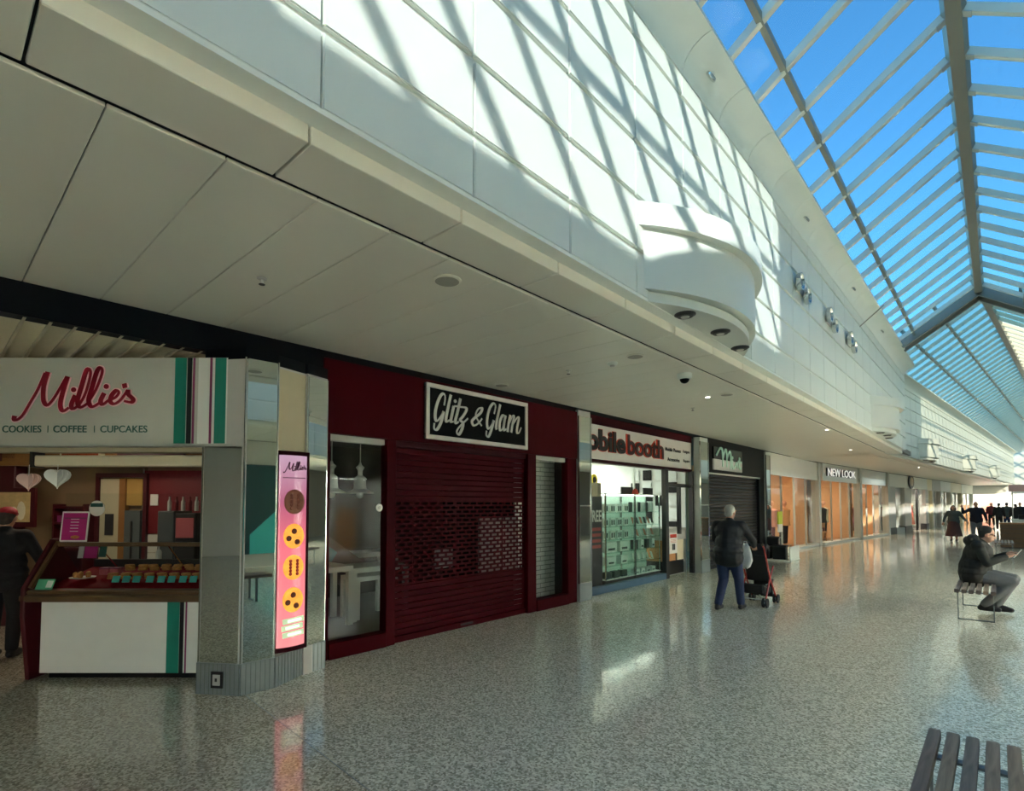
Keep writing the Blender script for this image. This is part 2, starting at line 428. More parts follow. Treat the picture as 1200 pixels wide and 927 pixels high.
# ------------------------------------------------------------------ glazed roof
def glazed_roof(name, F, x0, x1, eave_y, eave_z, ridge_y, phase, purlins_l, purlins_r, right_glass, cut0=None):
    """gable of glass over the middle of the mall; same local frame as side()"""
    rt = empty(name, F, kind='structure')
    sp = 0.79; hw = eave_y - ridge_y; pitch = 0.675
    rz = eave_z + pitch*hw
    L = math.hypot(hw+0.06, pitch*(hw+0.06)); a = math.atan(pitch)
    me = MB().box(0, L, -0.036, 0.036, -0.05, 0.05).mesh('rafter', 0.006); me.materials.append(MATS['rafter_metal'])
    plate = MB().box(L-0.22, L-0.03, -0.05, 0.05, -0.058, -0.045).mesh('joint_plate'); plate.materials.append(MATS['pale_grey'])
    gl = MB().box(0, 1, 0.0, sp, 0.056, 0.068).mesh('glass_pane'); gl.materials.append(MATS['roof_glass'])
    if right_glass != 'roof_glass':
        gl.materials.clear(); gl.materials.append(MATS['milky_panel'])
    gr = gl
    if right_glass != 'roof_glass':
        gr = gl.copy(); gr.materials.clear(); gr.materials.append(MATS[right_glass])
    n0 = math.ceil((x0-phase)/sp); n1 = math.floor((x1-phase)/sp)
    for sgn in (1, -1):
        base = Matrix.Translation((0, ridge_y + sgn*(hw+0.06), eave_z + 0.07 - 0.06*pitch)) @ Matrix.Rotation(RAD(-90*sgn), 4, 'Z') @ Matrix.Rotation(-a, 4, 'Y')
        pl = purlins_l if sgn == 1 else purlins_r
        for k in range(n0, n1+1):
            X = phase + k*sp
            Mx = Matrix.Translation((X, 0, 0)) @ base
            obj('rafter', me, 'grey_metal', rt, M=Mx)
            if 2 < X < 14: obj('joint_plate', plate, 'pale_grey', rt, M=Mx)
            if k < n1:
                fr = [0.0] + list(pl) + [1.0]
                for i in range(len(fr)-1):
                    G = Mx @ Matrix.Translation((fr[i]*L, 0 if sgn == -1 else -sp, 0)) @ Matrix.Diagonal((( fr[i+1]-fr[i])*L, 1, 1, 1))
                    obj('glass_pane', gl if sgn == 1 else gr, 'roof_glass', rt, M=G)
        for f in pl:
            p = base @ Vector((f*L, 0, -0.01))
            MB().box(x0, x1, p.y-0.028, p.y+0.028, p.z-0.04, p.z+0.05).build('purlin', 'ridge_metal', rt)
    MB().extr([(ridge_y-0.115, rz+0.02), (ridge_y-0.07, rz-0.06), (ridge_y+0.07, rz-0.06), (ridge_y+0.115, rz+0.02), (ridge_y+0.06, rz+0.14), (ridge_y-0.06, rz+0.14)], x0, x1).build('ridge_beam', 'ridge_metal', rt)
    return rt, rz

mt = bpy.data.materials.new('cream_panel'); mt.use_nodes = True      # milky glazing on the far right slope
_N = mt.node_tree.nodes; _L = mt.node_tree.links; _N.clear()
_o = _N.new('ShaderNodeOutputMaterial'); _t = _N.new('ShaderNodeBsdfTransparent'); _s = _N.new('ShaderNodeBsdfTranslucent'); _x = _N.new('ShaderNodeMixShader')
_s.inputs['Color'].default_value = (0.95, 0.88, 0.62, 1); _t.inputs['Color'].default_value = (1, 0.97, 0.88, 1); _x.inputs[0].default_value = 0.22
_L.new(_t.outputs[0], _x.inputs[1]); _L.new(_s.outputs[0], _x.inputs[2]); _L.new(_x.outputs[0], _o.inputs['Surface'])
MATS['cream_panel'] = mt
mt2 = mt.copy(); mt2.name = 'milky_panel'; MATS['milky_panel'] = mt2                 # clouded glazing on the far left slope
for n_ in mt2.node_tree.nodes:
    if n_.type == 'BSDF_TRANSLUCENT': n_.inputs['Color'].default_value = (0.92, 0.93, 0.86, 1)
    if n_.type == 'MIX_SHADER': n_.inputs[0].default_value = 0.5
glazed_roof('roof_near', FL, -10, 18.45, -3.42, 6.10, -5.08, 7.75 - 0.79*25, [0.20], [0.50], 'roof_glass')
glazed_roof('roof_far', F2, -3.9, 43, -3.10, 6.10, -5.36, 0.0, [0.30, 0.62], [0.30, 0.62], 'cream_panel')
# heavy portal frame at the bend
pf = MB()
for X in (18.55, 19.05):
    for sgn in (1, -1):
        pf.bar((X, -5.08 + sgn*1.70, 6.12), (X + 0.0, -5.08, 7.24), 0.10, 0.22)
prop(pf.build('roof_portal_frame', 'ridge_metal', M=FL), kind='structure')
gf = MB()
for sgn in (1, -1): gf.bar((18.8, -5.08 + sgn*1.70, 6.24), (18.8, -5.08, 7.38), 0.6, 0.02)
prop(gf.build('roof_valley_cover', 'ridge_metal', M=FL), kind='structure')

# far end of the mall
fe = MB().box(-7, 11, 0, 0.2, 3.0, 9).box(-7, -3, 0, 0.2, 0, 3).box(7, 11, 0, 0.2, 0, 3).box(-3, 7, 2.5, 2.7, 0, 3)
prop(fe.build('wall_far', 'white_paint', M=FR(0, 66, 0, 0)), kind='structure')
# ------------------------------------------------------------------ cookie shop on the splayed corner
PX = 0.00754
FM = FR(-5.22, 1.69, 0, 42.066)                          # local x along the counter, y into the shop
band = MB().box(-3.0, 2.86, -0.02, 0.12, 3.03, ZC).box(2.86, 7.52, 0.0, 0.12, 3.20, ZC)
prop(band.build('trim_dark_band', 'navy_band', M=FL), kind='structure')
gridc = empty('ceiling_grid', FR(-5.32, 0, 3.035, 90), kind='structure')
gb = MB().box(-0.010, 0.010, 0, 3.4, -0.006, 0.05).mesh('grid_bar'); gb.materials.append(mat('grid_tan', (196, 186, 156), 0.5))
for k in range(30): obj('grid_bar', gb, 'beige', gridc, M=Matrix.Translation((-1.9 + 0.15*k, 0, 0)))
lv = MB()
for k in range(68): lv.box(-2.0, 2.5, 0.05*k, 0.05*k+0.006, 0.005, 0.045)
prop(lv.build('grid_louvre', 'grid_tan', gridc), kind='stuff')

sg = empty('shop_sign', FM @ Matrix.Translation((0, -0.03, 2.175)), 'glossy off-white fascia sign with red script lettering and teal stripes over the cookie counter', 'shop sign')
MB().box(-2.7, -0.035, -0.0, 0.10, 0, 0.765).build('sign_panel', 'sign_white', sg)
MB().box(-0.033, 0.237, -0.004, 0.10, 0, 0.765).build('sign_panel', 'white_gloss', sg)
MB().add([(0.237,-0.004,0),(0.335,0.06,0),(0.335,0.06,0.765),(0.237,-0.004,0.765),(0.237,0.1,0),(0.335,0.1,0),(0.335,0.1,0.765),(0.237,0.1,0.765)],
         [(0,1,2,3),(4,5,6,7),(0,3,7,4),(1,5,6,2),(3,2,6,7),(0,4,5,1)]).build('return_panel', 'pale_grey', sg)
for a, b, m in ((205,218,'teal'),(219.5,224.5,'black'),(226,228,'purple_stripe'),(246,248.6,'purple_stripe'),(252,265,'teal')):
    MB().box((a-600)*PX+2.74, (b-600)*PX+2.74, -0.008, 0.0, 0.002, 0.763).build('stripe', m, sg)
MB().box(-2.7, 0.335, -0.012, 0.10, -0.022, -0.001).build('bottom_trim', 'grey_metal', sg)
MILL = [[(125,470),(122,500),(150,500),(190,460),(245,360),(300,255),(350,125)], [(372,118),(345,230),(345,340),(372,385),(405,360),(450,290),(518,160)],
        [(528,155),(495,280),(478,380),(500,432),(545,405)], [(592,305),(565,380),(578,415),(625,385)], [(578,262)],
        [(625,385),(672,290),(705,150),(698,98),(672,112),(640,230),(612,350),(635,402),(690,372)],
        [(690,372),(752,260),(796,130),(788,85),(758,110),(722,240),(698,345),(725,398),(782,368)],
        [(818,288),(792,350),(808,380),(850,348)], [(832,236)],
        [(850,348),(905,325),(932,285),(912,268),(878,305),(868,355),(900,375),(950,340),(1002,262)],
        [(1002,262),(1008,300),(1045,338),(1030,362),(975,352)], [(972,212),(980,248)]]
def mm(p): return ((p[0]/6.667-600)*PX+2.74, 2.944-(p[1]/6.667)*0.0074-2.175)
MS = [[mm(p) for p in s] for s in MILL]
strokes(MS, 0.040, 0.022, y=0.0, depth=0.006, grow=0.010).build('script_outline', 'script_pink', sg)
strokes(MS, 0.040, 0.022, y=-0.006, depth=0.006).build('script_lettering', 'script_red', sg)
for s_, x, w in (('COOKIES', -1.755, 0.345), ('|', -1.355, 0.006), ('COFFEE', -1.305, 0.295), ('|', -0.945, 0.006), ('CUPCAKES', -0.89, 0.415)):
    text(s_, 'sign_green', sg, x, 0.100, w, 0.062, depth=0.003, bold=0.012)['kind'] = 'stuff'

rb = empty('roller_blind', FM @ Matrix.Translation((-0.85, 0.2, 1.99)), 'cream roller blind box under the cookie shop fascia', 'blind')
MB().box(-0.78, 0.80, -0.05, 0.05, 0.0, 0.10).build('housing', 'cream', rb, bevel=0.01)
MB().box(-0.80, -0.78, -0.07, 0.07, -0.01, 0.13).build('bracket', 'charcoal', rb)
MB().box(-1.2, 0.85, -0.04, 0.10, 0.13, 0.18).build('head_rail', 'beige', rb)

def heart(label, x, z, s, m):
    h = empty('paper_heart', FM @ Matrix.Translation((x, 0.12, z)), label, 'decoration', 'hanging paper hearts')
    pts = []
    for k in range(28):
        t = 2*math.pi*k/28
        pts.append((s*math.sin(t)**3, s*(13*math.cos(t)-5*math.cos(2*t)-2*math.cos(3*t)-math.cos(4*t))/16))
    for k in range(3):
        MB().prism(pts, -0.004, 0.004, Matrix.Rotation(RAD(-28+28*k), 4, 'Z') @ Matrix.Rotation(RAD(90), 4, 'X')).build('paper_leaf', m, h)
    MB().tube([(0,0,s*0.3),(0,0,2.0-z)], 0.003, 5).build('string', 'paper', h)
heart('pale pink paper heart nearer the left frame edge', -1.64, 1.855, 0.088, mat('paper_pink', (226,186,176), 0.7))
heart('white paper heart hanging right of the pink one', -1.38, 1.885, 0.098, 'paper')

# serving counter with glass display case
ct = empty('display_counter', FM @ Matrix.Translation((-0.95, 0.36, 0)), 'white fronted cookie counter with wooden ledge and sloping glass case', 'counter')
MB().box(-0.70, 0.98, 0.06, 0.85, 0.0, 0.07).build('plinth', 'black', ct)
MB().box(-0.72, 0.98, -0.03, 0.85, 0.068, 0.735).build('front_panel', 'white_gloss', ct, bevel=0.004)
for a, b, m in ((203,217,'teal'),(217.6,222,'black'),(224,225.6,'purple_stripe')):
    MB().box((a-600)*0.00812+2.74+0.95, (b-600)*0.00812+2.74+0.95, -0.036, -0.03, 0.07, 0.735).build('stripe', m, ct)
MB().box(-0.88, 0.98, -0.10, 0.12, 0.735, 0.80).box(-0.88, 0.98, -0.08, 0.06, 0.80, 0.84).build('ledge', 'wood_dark', ct, bevel=0.012, seg=2)
MB().prism([(-0.02,0.0),(-0.10,0.60),(-0.10,0.86),(0.20,1.30),(0.27,1.30),(0.55,0.9),(0.55,0.0)], -0.86, -0.82, Matrix(((0,0,1,0),(1,0,0,0),(0,1,0,0),(0,0,0,1)))).build('end_panel', 'burgundy', ct, bevel=0.006)
MB().bar((-0.80,-0.06,0.86),(-0.80,0.235,1.27),0.03,0.03).bar((-0.80,0.235,1.245),(0.98,0.235,1.245),0.045,0.04).build('case_frame', 'wood_dark', ct)
MB().add([(-0.80,-0.05,0.85),(0.98,-0.05,0.85),(0.98,0.225,1.23),(-0.80,0.225,1.23),(-0.80,-0.044,0.846),(0.98,-0.044,0.846),(0.98,0.231,1.226),(-0.80,0.231,1.226)],
         [(0,1,2,3),(7,6,5,4),(0,4,5,1),(1,5,6,2),(2,6,7,3),(3,7,4,0)]).build('case_glass', 'shop_glass', ct)
MB().box(-0.80, 0.98, 0.02, 0.75, 0.80, 0.83).add([(-0.8,0.05,0.83),(0.98,0.05,0.83),(0.98,0.7,0.97),(-0.8,0.7,0.97),(-0.8,0.7,0.83),(0.98,0.7,0.83)], [(0,1,2,3),(0,3,4),(1,5,2),(3,2,5,4),(0,4,5,1)]).build('tray_bed', 'tray_red', ct)
for x in (-0.45, 0.25, 0.9): MB().tube([(x,0.60,0.95),(x,0.28,1.24)], 0.006, 6).build('case_strut', 'chrome', ct)
MB().box(-0.80, 0.98, 0.70, 0.73, 0.83, 1.05).build('case_back', 'charcoal', ct)
cards = [(-1.10,'third'),(-1.0,'a'),(-0.90,'b'),(-0.77,'c'),(-0.66,'d'),(-0.56,'e'),(-0.45,'f'),(-0.35,'g')]
cm = MB().box(-0.035, 0.035, -0.003, 0.003, -0.032, 0.032).mesh('price_card'); cm.materials.append(MATS['teal_card'])
for i, (x, _) in enumerate(cards):
    o = obj('price_card', cm, 'teal_card', M=FM @ Matrix.Translation((x, 0.50, 0.915)) @ Matrix.Rotation(RAD(-22), 4, 'X'))
    prop(o, 'small teal price card in the display case, %s from the left' % ORD[i], 'price card', 'teal price cards')
def cookie_pile(i, x, y, z, n):
    mb = MB()
    for k in range(n):
        mb.lathe([(0.02,-0.008),(0.042,-0.008),(0.047,0.0),(0.040,0.011),(0.015,0.014)], (x+random.uniform(-.012,.012), y+random.uniform(-.01,.01), z+0.02*k), 14)
    return mb
ci = 0
for i, x in enumerate([-1.2,-1.08,-0.96,-0.84,-0.72,-0.60,-0.48,-0.36]):
    for y, z in ((0.60, 0.895), (0.85, 0.95)):
        o = cookie_pile(ci, 0, 0, 0.0, 3).build('cookie_stack', 'food', M=FM @ Matrix.Translation((x, y, z+0.018)), smooth=50)
        prop(o, 'stack of golden cookies in the %s row of the display case, %s from the left' % (('front','back')[y > 0.7], ORD[i]), 'cookies', 'cookie stacks in the display case'); ci += 1
def lying(name, label, cat, x, y, z, w, h, m, tilt=-20, rot=0):
    o = MB().box(-w/2, w/2, -0.004, 0.004, 0, h).build(name, m, M=FM @ Matrix.Translation((x, y, z)) @ Matrix.Rotation(RAD(rot), 4, 'Z') @ Matrix.Rotation(RAD(tilt), 4, 'X'))
    prop(o, label, cat); return o
lying('notice_card', 'green and white card at the left end of the cookie counter ledge', 'card', -1.63, 0.30, 0.845, 0.155, 0.10, 'green_card', -25)
MB().box(0.015, 0.07, -0.0065, -0.004, 0.02, 0.085).build('print', 'paper', bpy.data.objects['notice_card'])
lying('leaflet', 'magenta leaflet inside the upper left of the glass case', 'leaflet', -1.50, 0.68, 1.10, 0.125, 0.12, 'magenta', -10)
lying('leaflet', 'dark teal leaflet beside the magenta leaflet in the glass case', 'leaflet', -1.38, 0.68, 1.11, 0.07, 0.11, 'sign_green', -10)
lying('leaflet', 'grey leaflet left of the magenta leaflet in the glass case', 'leaflet', -1.60, 0.68, 1.10, 0.05, 0.12, 'pale_grey', -10)
mp = lying('menu_board', 'magenta menu poster in a white frame standing on the counter rail', 'poster', -1.61, 0.60, 1.27, 0.27, 0.30, 'paper', -6)
MB().box(-0.12, 0.12, -0.006, -0.004, 0.015, 0.285).build('print', 'magenta', mp)
for k in range(5): MB().box(-0.04, 0.04, -0.008, -0.006, 0.10+0.03*k, 0.106+0.03*k).build('text_line', 'paper', mp)
MB().box(-0.105, 0.105, -0.008, -0.006, 0.225, 0.240).build('heading_band', 'purple_stripe', mp)
MB().ell((0.02,-0.01,0.045), (0.045,0.006,0.018), 10).build('cake_picture', 'food', mp)
for x, z, lb in ((-1.43, 1.60, 'round green and white sticker on the screen beside the menu poster'), (-0.14, 1.585, 'round green and white sticker on the screen next to the mirrored column')):
    s = empty('sticker', FM @ Matrix.Translation((x, 0.66, z)), lb, 'sticker', 'round stickers')
    MB().lathe([(0.078,-0.003),(0.078,0.003)], n=24, M=Matrix.Rotation(RAD(90),4,'X')).build('disc', 'paper', s)
    MB().box(-0.062, 0.062, -0.006, -0.003, 0.015, 0.052).build('green_band', 'sign_green', s)
gs = MB().box(-1.75, -0.02, 0.665, 0.673, 1.25, 1.75)
prop(gs.build('glass_screen', 'shop_glass', M=FM), 'clear glass screen standing on the back of the cookie counter', 'screen')

# back of the cookie shop
bw = MB().box(-5.4, -1.38, 3.0, 3.1, 0, 3.0)
prop(bw.build('wall_kitchen_back', 'brown_wall', M=FM), kind='structure')
lw = MB().box(-9.0, -5.32, 2.86, 2.91, 0, 3.25)
prop(lw.build('wall_kitchen_side', 'brown_wall'), kind='structure')
ow = MB().box(-12.1, -12, -12, 3, 0, 3.4)
prop(ow.build('wall_passage', 'beige'), kind='structure')
kc = MB().box(-5.4, -1.2, 1.05, 3.05, 2.46, 2.5)
prop(kc.build('ceiling_kitchen', 'wood_warm', M=FM), kind='structure')
cp = MB().box(-4.62, -4.36, 2.3, 2.56, 0, 2.9)
prop(cp.build('trim_kitchen_post', 'cream', M=FM, bevel=0.01), kind='structure')
cp = MB().box(-4.30, -4.02, 2.55, 2.75, 0, 2.4)
prop(cp.build('trim_burgundy_post', 'burgundy', M=FM, bevel=0.01), kind='structure')
def K(name, label, cat, x, y=2.95, z=0): return empty(name, FM @ Matrix.Translation((x, y, z)), label, cat)
rp = K('wall_panel_red', 'dark red wall panel above white tiles at the back of the cookie shop', 'wall panel', -2.1, 2.95)
MB().box(-0.42, 0.42, 0, 0.04, 1.22, 2.12).build('board', mat('deep_red', (110,8,20), 0.5), rp)
MB().box(-0.44, -0.415, -0.02, 0.05, 0, 2.2).build('edge_strip', 'chrome', rp)
for r in range(6):
    for c in range(3):
        MB().box(-0.41+0.275*c, -0.14+0.275*c, 0.0, 0.03, 1.205-0.13*(r+1)+0.005, 1.205-0.13*r).build('tile', 'white_tile', rp)
MB().box(-0.33, -0.22, -0.01, 0, 1.62, 1.78).build('notice', 'paper', rp)
dr = K('door_kitchen', 'cream framed doorway with wooden door and grey fridge in the cookie shop', 'doorway', -2.83, 2.9)
MB().box(-0.36, -0.31, 0, 0.08, 0, 2.06).box(0.32, 0.37, 0, 0.08, 0, 2.06).box(-0.36, 0.37, 0, 0.08, 2.02, 2.08).build('frame', 'burgundy', dr)
MB().box(-0.30, -0.02, 0.02, 0.06, 0, 2.0).build('door_leaf', 'beige', dr)
MB().box(-0.22, -0.10, 0.01, 0.02, 1.2, 1.5).build('door_window', 'charcoal', dr)
MB().box(-0.02, 0.07, 0.0, 0.08, 0, 2.0).build('jamb', 'wood_warm', dr)
MB().box(0.07, 0.31, 0.03, 0.08, 1.62, 2.0).build('overpanel', mat('ochre', (176,140,72), 0.5), dr)
MB().box(0.08, 0.30, -0.02, 0.08, 0, 1.55).build('fridge', mat('fridge_grey', (86,92,92), 0.35), dr)
MB().tube([(0.19,-0.04,0.6),(0.19,-0.04,1.4)], 0.01, 6).build('handle', 'charcoal', dr)
pc = K('framed_picture', 'burgundy framed cake picture on the cookie shop back wall', 'picture', -3.96, 2.5)
MB().box(-0.27, 0.27, 0, 0.04, 1.33, 1.86).build('frame', 'burgundy', pc)
MB().box(-0.21, 0.21, -0.008, 0.0, 1.40, 1.80).build('print', mat('print_tan', (204,176,120), 0.6, var=0.35, vscale=12), pc)
for k in range(3): MB().ell((-0.10+0.10*k, -0.012, 1.47+0.04*k), (0.06, 0.008, 0.07+0.03*k), 10).build('cake_shape', 'cream', pc)
sh = K('upper_shelf', 'wooden pelmet with lit picture panel high in the cookie shop', 'shelf', -2.9, 2.5)
MB().box(-1.3, 1.3, 0, 0.35, 2.16, 2.22).box(-1.3, 1.3, 0.05, 0.35, 2.22, 2.45).build('pelmet', 'wood_warm', sh)
MB().box(-0.45, 0.10, -0.03, 0.05, 2.20, 2.42).build('picture_frame', 'cream', sh)
MB().box(-0.42, 0.07, -0.036, -0.03, 2.23, 2.40).build('picture', mat('print_food', (150,66,28), 0.5, var=0.6, vscale=9), sh)
MB().box(0.3, 1.2, 0.0, 0.05, 2.24, 2.42).build('dark_panel', 'burgundy', sh)
sp_ = K('shelf_unit', 'brown shelf unit with boxes between the picture and the doorway', 'shelf', -3.42, 2.75)
MB().box(-0.22, 0.18, 0, 0.2, 0, 0.03).box(-0.22, 0.18, 0, 0.2, 1.0, 1.03).box(-0.22, 0.18, 0, 0.2, 1.36, 1.39).box(-0.22, 0.18, 0, 0.2, 1.58, 1.61).box(-0.24, -0.22, 0, 0.2, 0, 1.64).box(0.18, 0.20, 0, 0.2, 0, 1.64).box(-0.22, 0.18, 0.18, 0.2, 0, 1.6).build('carcass', 'burgundy', sp_)
for k in range(4): MB().box(-0.19+0.09*k, -0.12+0.09*k, 0.02, 0.12, 1.39, 1.48+0.02*(k%2)).build('carton', 'charcoal' if k % 2 else 'purple_stripe', sp_)
cf = K('drinks_machine', 'grey and pink drinks machine at the right end of the cookie counter', 'machine', -1.62, 2.3)
MB().box(-0.28, -0.06, 0, 0.4, 0.0, 1.55).build('body', 'fridge_grey', cf, bevel=0.01)
MB().box(-0.05, 0.22, 0, 0.4, 0.0, 1.52).build('cabinet', 'charcoal', cf, bevel=0.01)
MB().box(-0.03, 0.20, -0.012, 0, 1.20, 1.46).build('front', mat('dull_pink', (190,96,100), 0.4), cf)
for k in range(5): MB().lathe([(0.025,0),(0.025,0.12),(0.012,0.15),(0.012,0.19)], (-0.2+0.09*k, 0.12, 1.55), 10).build('syrup_bottle', 'deep_red' if k%2 else 'pale_grey', cf)
ks = K('hand_soap', 'white sanitiser bottle behind the glass of the cookie case', 'bottle', -1.28, 1.4, 0.99)
MB().lathe([(0.03,0.0),(0.032,0.10),(0.02,0.13),(0.008,0.14),(0.008,0.17)], n=14).build('bottle', 'paper', ks)
MB().box(-0.006, 0.006, -0.04, 0.01, 0.165, 0.178).build('pump', 'paper', ks)
st_ = MB().box(-0.1, 0.1, 0, 0.3, 0, 0.99)
prop(st_.build('prep_bench', 'steel', M=FM @ Matrix.Translation((-1.28, 1.25, 0))), 'narrow steel bench behind the cookie case', 'bench')
kl = empty('ceiling_lamp', FM @ Matrix.Translation((-2.6, 1.8, 2.44)), 'small warm ceiling lamp inside the cookie shop', 'lamp')
MB().lathe([(0.09,-0.012),(0.09,0.02)], n=20).build('lamp_glass', 'lamp_warm', kl)
def area(name, parent, x, y, z, sx, sy, W, col=(1,0.85,0.65), rot=(0,0,0)):
    l = bpy.data.lights.new(name, 'AREA'); l.shape = 'RECTANGLE'; l.size = sx; l.size_y = sy; l.energy = W; l.color = col
    o = bpy.data.objects.new(name, l); COL.objects.link(o); o.parent = parent; o.location = (x, y, z); o.rotation_euler = rot
    return o
area('lamp_light', kl, 0, 0, -0.05, 0.5, 0.5, 3)

# ------------------------------------------------------------------ mirrored corner column with screen
Pa, Pb, Pc = (-5.215,1.692), (-4.882,1.915), (-4.868,2.198)
Pd, Pe, Pf, Pg = (-4.93,2.215), (-5.03,2.535), (-5.00,2.545), (-5.08,2.80)
pl = empty('corner_column', FR(-5.1, 2.2, 0), 'many-sided corner column clad in mirror panels with ribbed steel base', 'column')
I = Matrix.Translation((5.1, -2.2, 0))
MB().prism([Pa,Pb,Pc,Pd,Pe,Pf,Pg,(-5.32,2.84),(-5.40,1.95)], 0.0, 2.925).build('core', 'pale_grey', pl, M=I)
MB().prism([Pa,Pb,Pc,Pd,Pe,Pf,Pg,(-5.32,2.84),(-5.40,1.95)], 2.925, 3.03).build('cap', 'navy_band', pl, M=I)
def face(A, B, z0, z1, m, name, off, ext=0.0):
    A = Vector((*A,0)); B = Vector((*B,0)); d = (B-A).normalized(); n = Vector((d.y,-d.x,0))
    A -= d*ext; B += d*ext
    q = [A, B, B+n*off, A+n*off]
    return MB().prism([(v.x,v.y) for v in q], z0, z1).build(name, m, pl, M=I)
def edge(A, z0, z1, r=0.008): return MB().tube([(A[0],A[1],z0),(A[0],A[1],z1)], r, 6).build('edge_trim', 'chrome', pl, M=I)
for A, B in ((Pa,Pb),(Pb,Pc),(Pc,Pe),(Pe,Pg)):
    face(A, B, 0, 0.268, 'steel', 'base_panel', 0.018, 0.004)
    d = (Vector(B)-Vector(A)); n = max(2, int(d.length/0.045))
face(Pa, Pb, 0.272, 2.15, 'mirror', 'mirror_panel', 0.010, -0.02)
face(Pb, Pc, 0.272, 2.93, 'mirror', 'mirror_panel', 0.010, -0.014)
face(Pf, Pg, 0.272, 2.90, 'mirror', 'mirror_panel', 0.010, -0.012)
face(Pd, Pe, 0.272, 2.905, 'beige', 'cream_panel', 0.006)
for A, zt in ((Pa,2.15),(Pb,2.94),(Pc,2.94),(Pf,2.91),(Pg,2.91)): edge(A, 0.268, zt)
rib = MB()
for A, B in ((Pa,Pb),(Pb,Pc),(Pc,Pe),(Pe,Pg)):
    A = Vector((*A,0)); B = Vector((*B,0)); d = B-A; n = Vector((d.y,-d.x,0)).normalized(); k = int(d.length/0.04)
    for i in range(k+1):
        p = A + d*(i/max(1,k)) + n*0.019; rib.tube([(p.x,p.y,0.003),(p.x,p.y,0.265)], 0.003, 4)
prop(rib.build('base_ribs', mat('steel_dark', (118,126,126), 0.4, metal=0.5), pl, M=I), kind='stuff')
ax = Vector((Pb[0]-Pa[0], Pb[1]-Pa[1], 0)).normalized(); an = Vector((ax.y,-ax.x,0))
c = Vector((Pa[0],Pa[1],0)) + ax*0.20 + an*0.024
SM = I @ Matrix.Translation((c.x, c.y, 0.13)) @ Matrix.Rotation(math.atan2(ax.y, ax.x), 4, 'Z')
so_ = MB().box(-0.055, 0.055, -0.004, 0.006, -0.07, 0.07).build('socket_plate', 'black', pl, M=SM)
MB().box(-0.033, 0.033, -0.012, -0.004, -0.045, 0.045).build('socket_face', 'pale_grey', so_)
MB().box(-0.01, 0.01, -0.014, -0.012, -0.012, 0.016).build('socket_pin', 'charcoal', so_)

# curved advertising screen
ds = empty('advertising_screen', FR(-4.935, 2.375, 0.28, 90), 'tall curved lit screen showing four cookies on pink, on the corner column', 'screen')
def arcx(n, w, sag): return [(-w/2 + w*k/n, -sag*(1-(2*k/n-1)**2)) for k in range(n+1)]
fr_ = arcx(12, 0.335, 0.035)
MB().prism(fr_ + [(0.1675,0.05),(-0.1675,0.05)], 0.0, 1.86).build('housing', 'maroon_dark', ds)
m = bpy.data.materials.new('screen_pink'); m.use_nodes = True
N = m.node_tree.nodes; L = m.node_tree.links; P = N['Principled BSDF']
tc = N.new('ShaderNodeTexCoord'); sx = N.new('ShaderNodeSeparateXYZ'); L.new(tc.outputs['Object'], sx.inputs[0])
mr = N.new('ShaderNodeMapRange'); mr.inputs[1].default_value = 0.0; mr.inputs[2].default_value = 1.85; L.new(sx.outputs[2], mr.inputs[0])
rp_ = N.new('ShaderNodeValToRGB'); e = rp_.color_ramp.elements
e[0].color = lin((250,150,150)); e[1].color = lin((186,150,172)); k_ = e.new(0.5); k_.color = lin((240,116,130)); k_ = e.new(0.75); k_.color = lin((170,90,118)); e[-1].position = 0.97
L.new(mr.outputs[0], rp_.inputs[0]); L.new(rp_.outputs[0], P.inputs['Emission Color']); P.inputs['Emission Strength'].default_value = 0.30
P.inputs['Base Color'].default_value = (0.05,0.03,0.03,1); P.inputs['Roughness'].default_value = 0.15
MATS['screen_pink'] = m
sc_ = [(x*0.86, y-0.008) for x, y in fr_]
scr = MB().prism(sc_ + [(x, y+0.006) for x, y in sc_[::-1]], 0.045, 1.82).build('screen_picture', 'screen_pink', ds)
for z, dark in ((1.385,1),(1.065,0),(0.775,2),(0.475,0)):
    e_ = 0.25 if dark == 1 else 0.6
    ck = MB().lathe([(0.098,-0.002),(0.098,0.004),(0.085,0.008)], n=24, M=Matrix.Translation((0.0,-0.046,z)) @ Matrix.Rotation(RAD(90),4,'X') @ Matrix.Scale(1.18,4,(0,1,0))).build('cookie_picture', mat('cookie_dark',(92,52,34),0.5,var=0.5,vscale=30,emit=0.15) if dark == 1 else mat('cookie_gold',(226,142,52),0.5,var=0.3,vscale=25,emit=0.36), scr)
    spots = ((0.0,0.045),(-0.05,-0.02),(0.03,-0.055)) if dark == 0 else tuple((sx2, sz) for sx2 in (-0.03,0.035) for sz in (-0.06,-0.03,0.0,0.03,0.06))
    for a, b in spots:
        MB().lathe([(0.027 if dark==0 else 0.016,0),(0.02 if dark==0 else 0.01,0.006)], n=10, M=Matrix.Translation((a,-0.055,z+b)) @ Matrix.Rotation(RAD(90),4,'X')).build('chip', mat('choc',(86,40,24),0.5,emit=0.1) if dark != 2 else mat('choc_red',(130,36,30),0.5,emit=0.15), ck)
def ms(p): return ((p[0]-575)/950*0.215, 1.77-(p[1]-80)/6.667*0.0013-0.0)
S2 = [[((p[0]-575)/950*0.22, 1.765-(p[1]-80)*0.00026) for p in s] for s in MILL]
strokes(S2, 0.011, 0.006, y=-0.040, depth=0.006).build('screen_script', mat('ink_plum',(58,14,40),0.5,emit=0.1), scr)
MB().box(-0.11,0.11,-0.043,-0.038,1.605,1.612).build('screen_rule', 'ink_plum', scr)
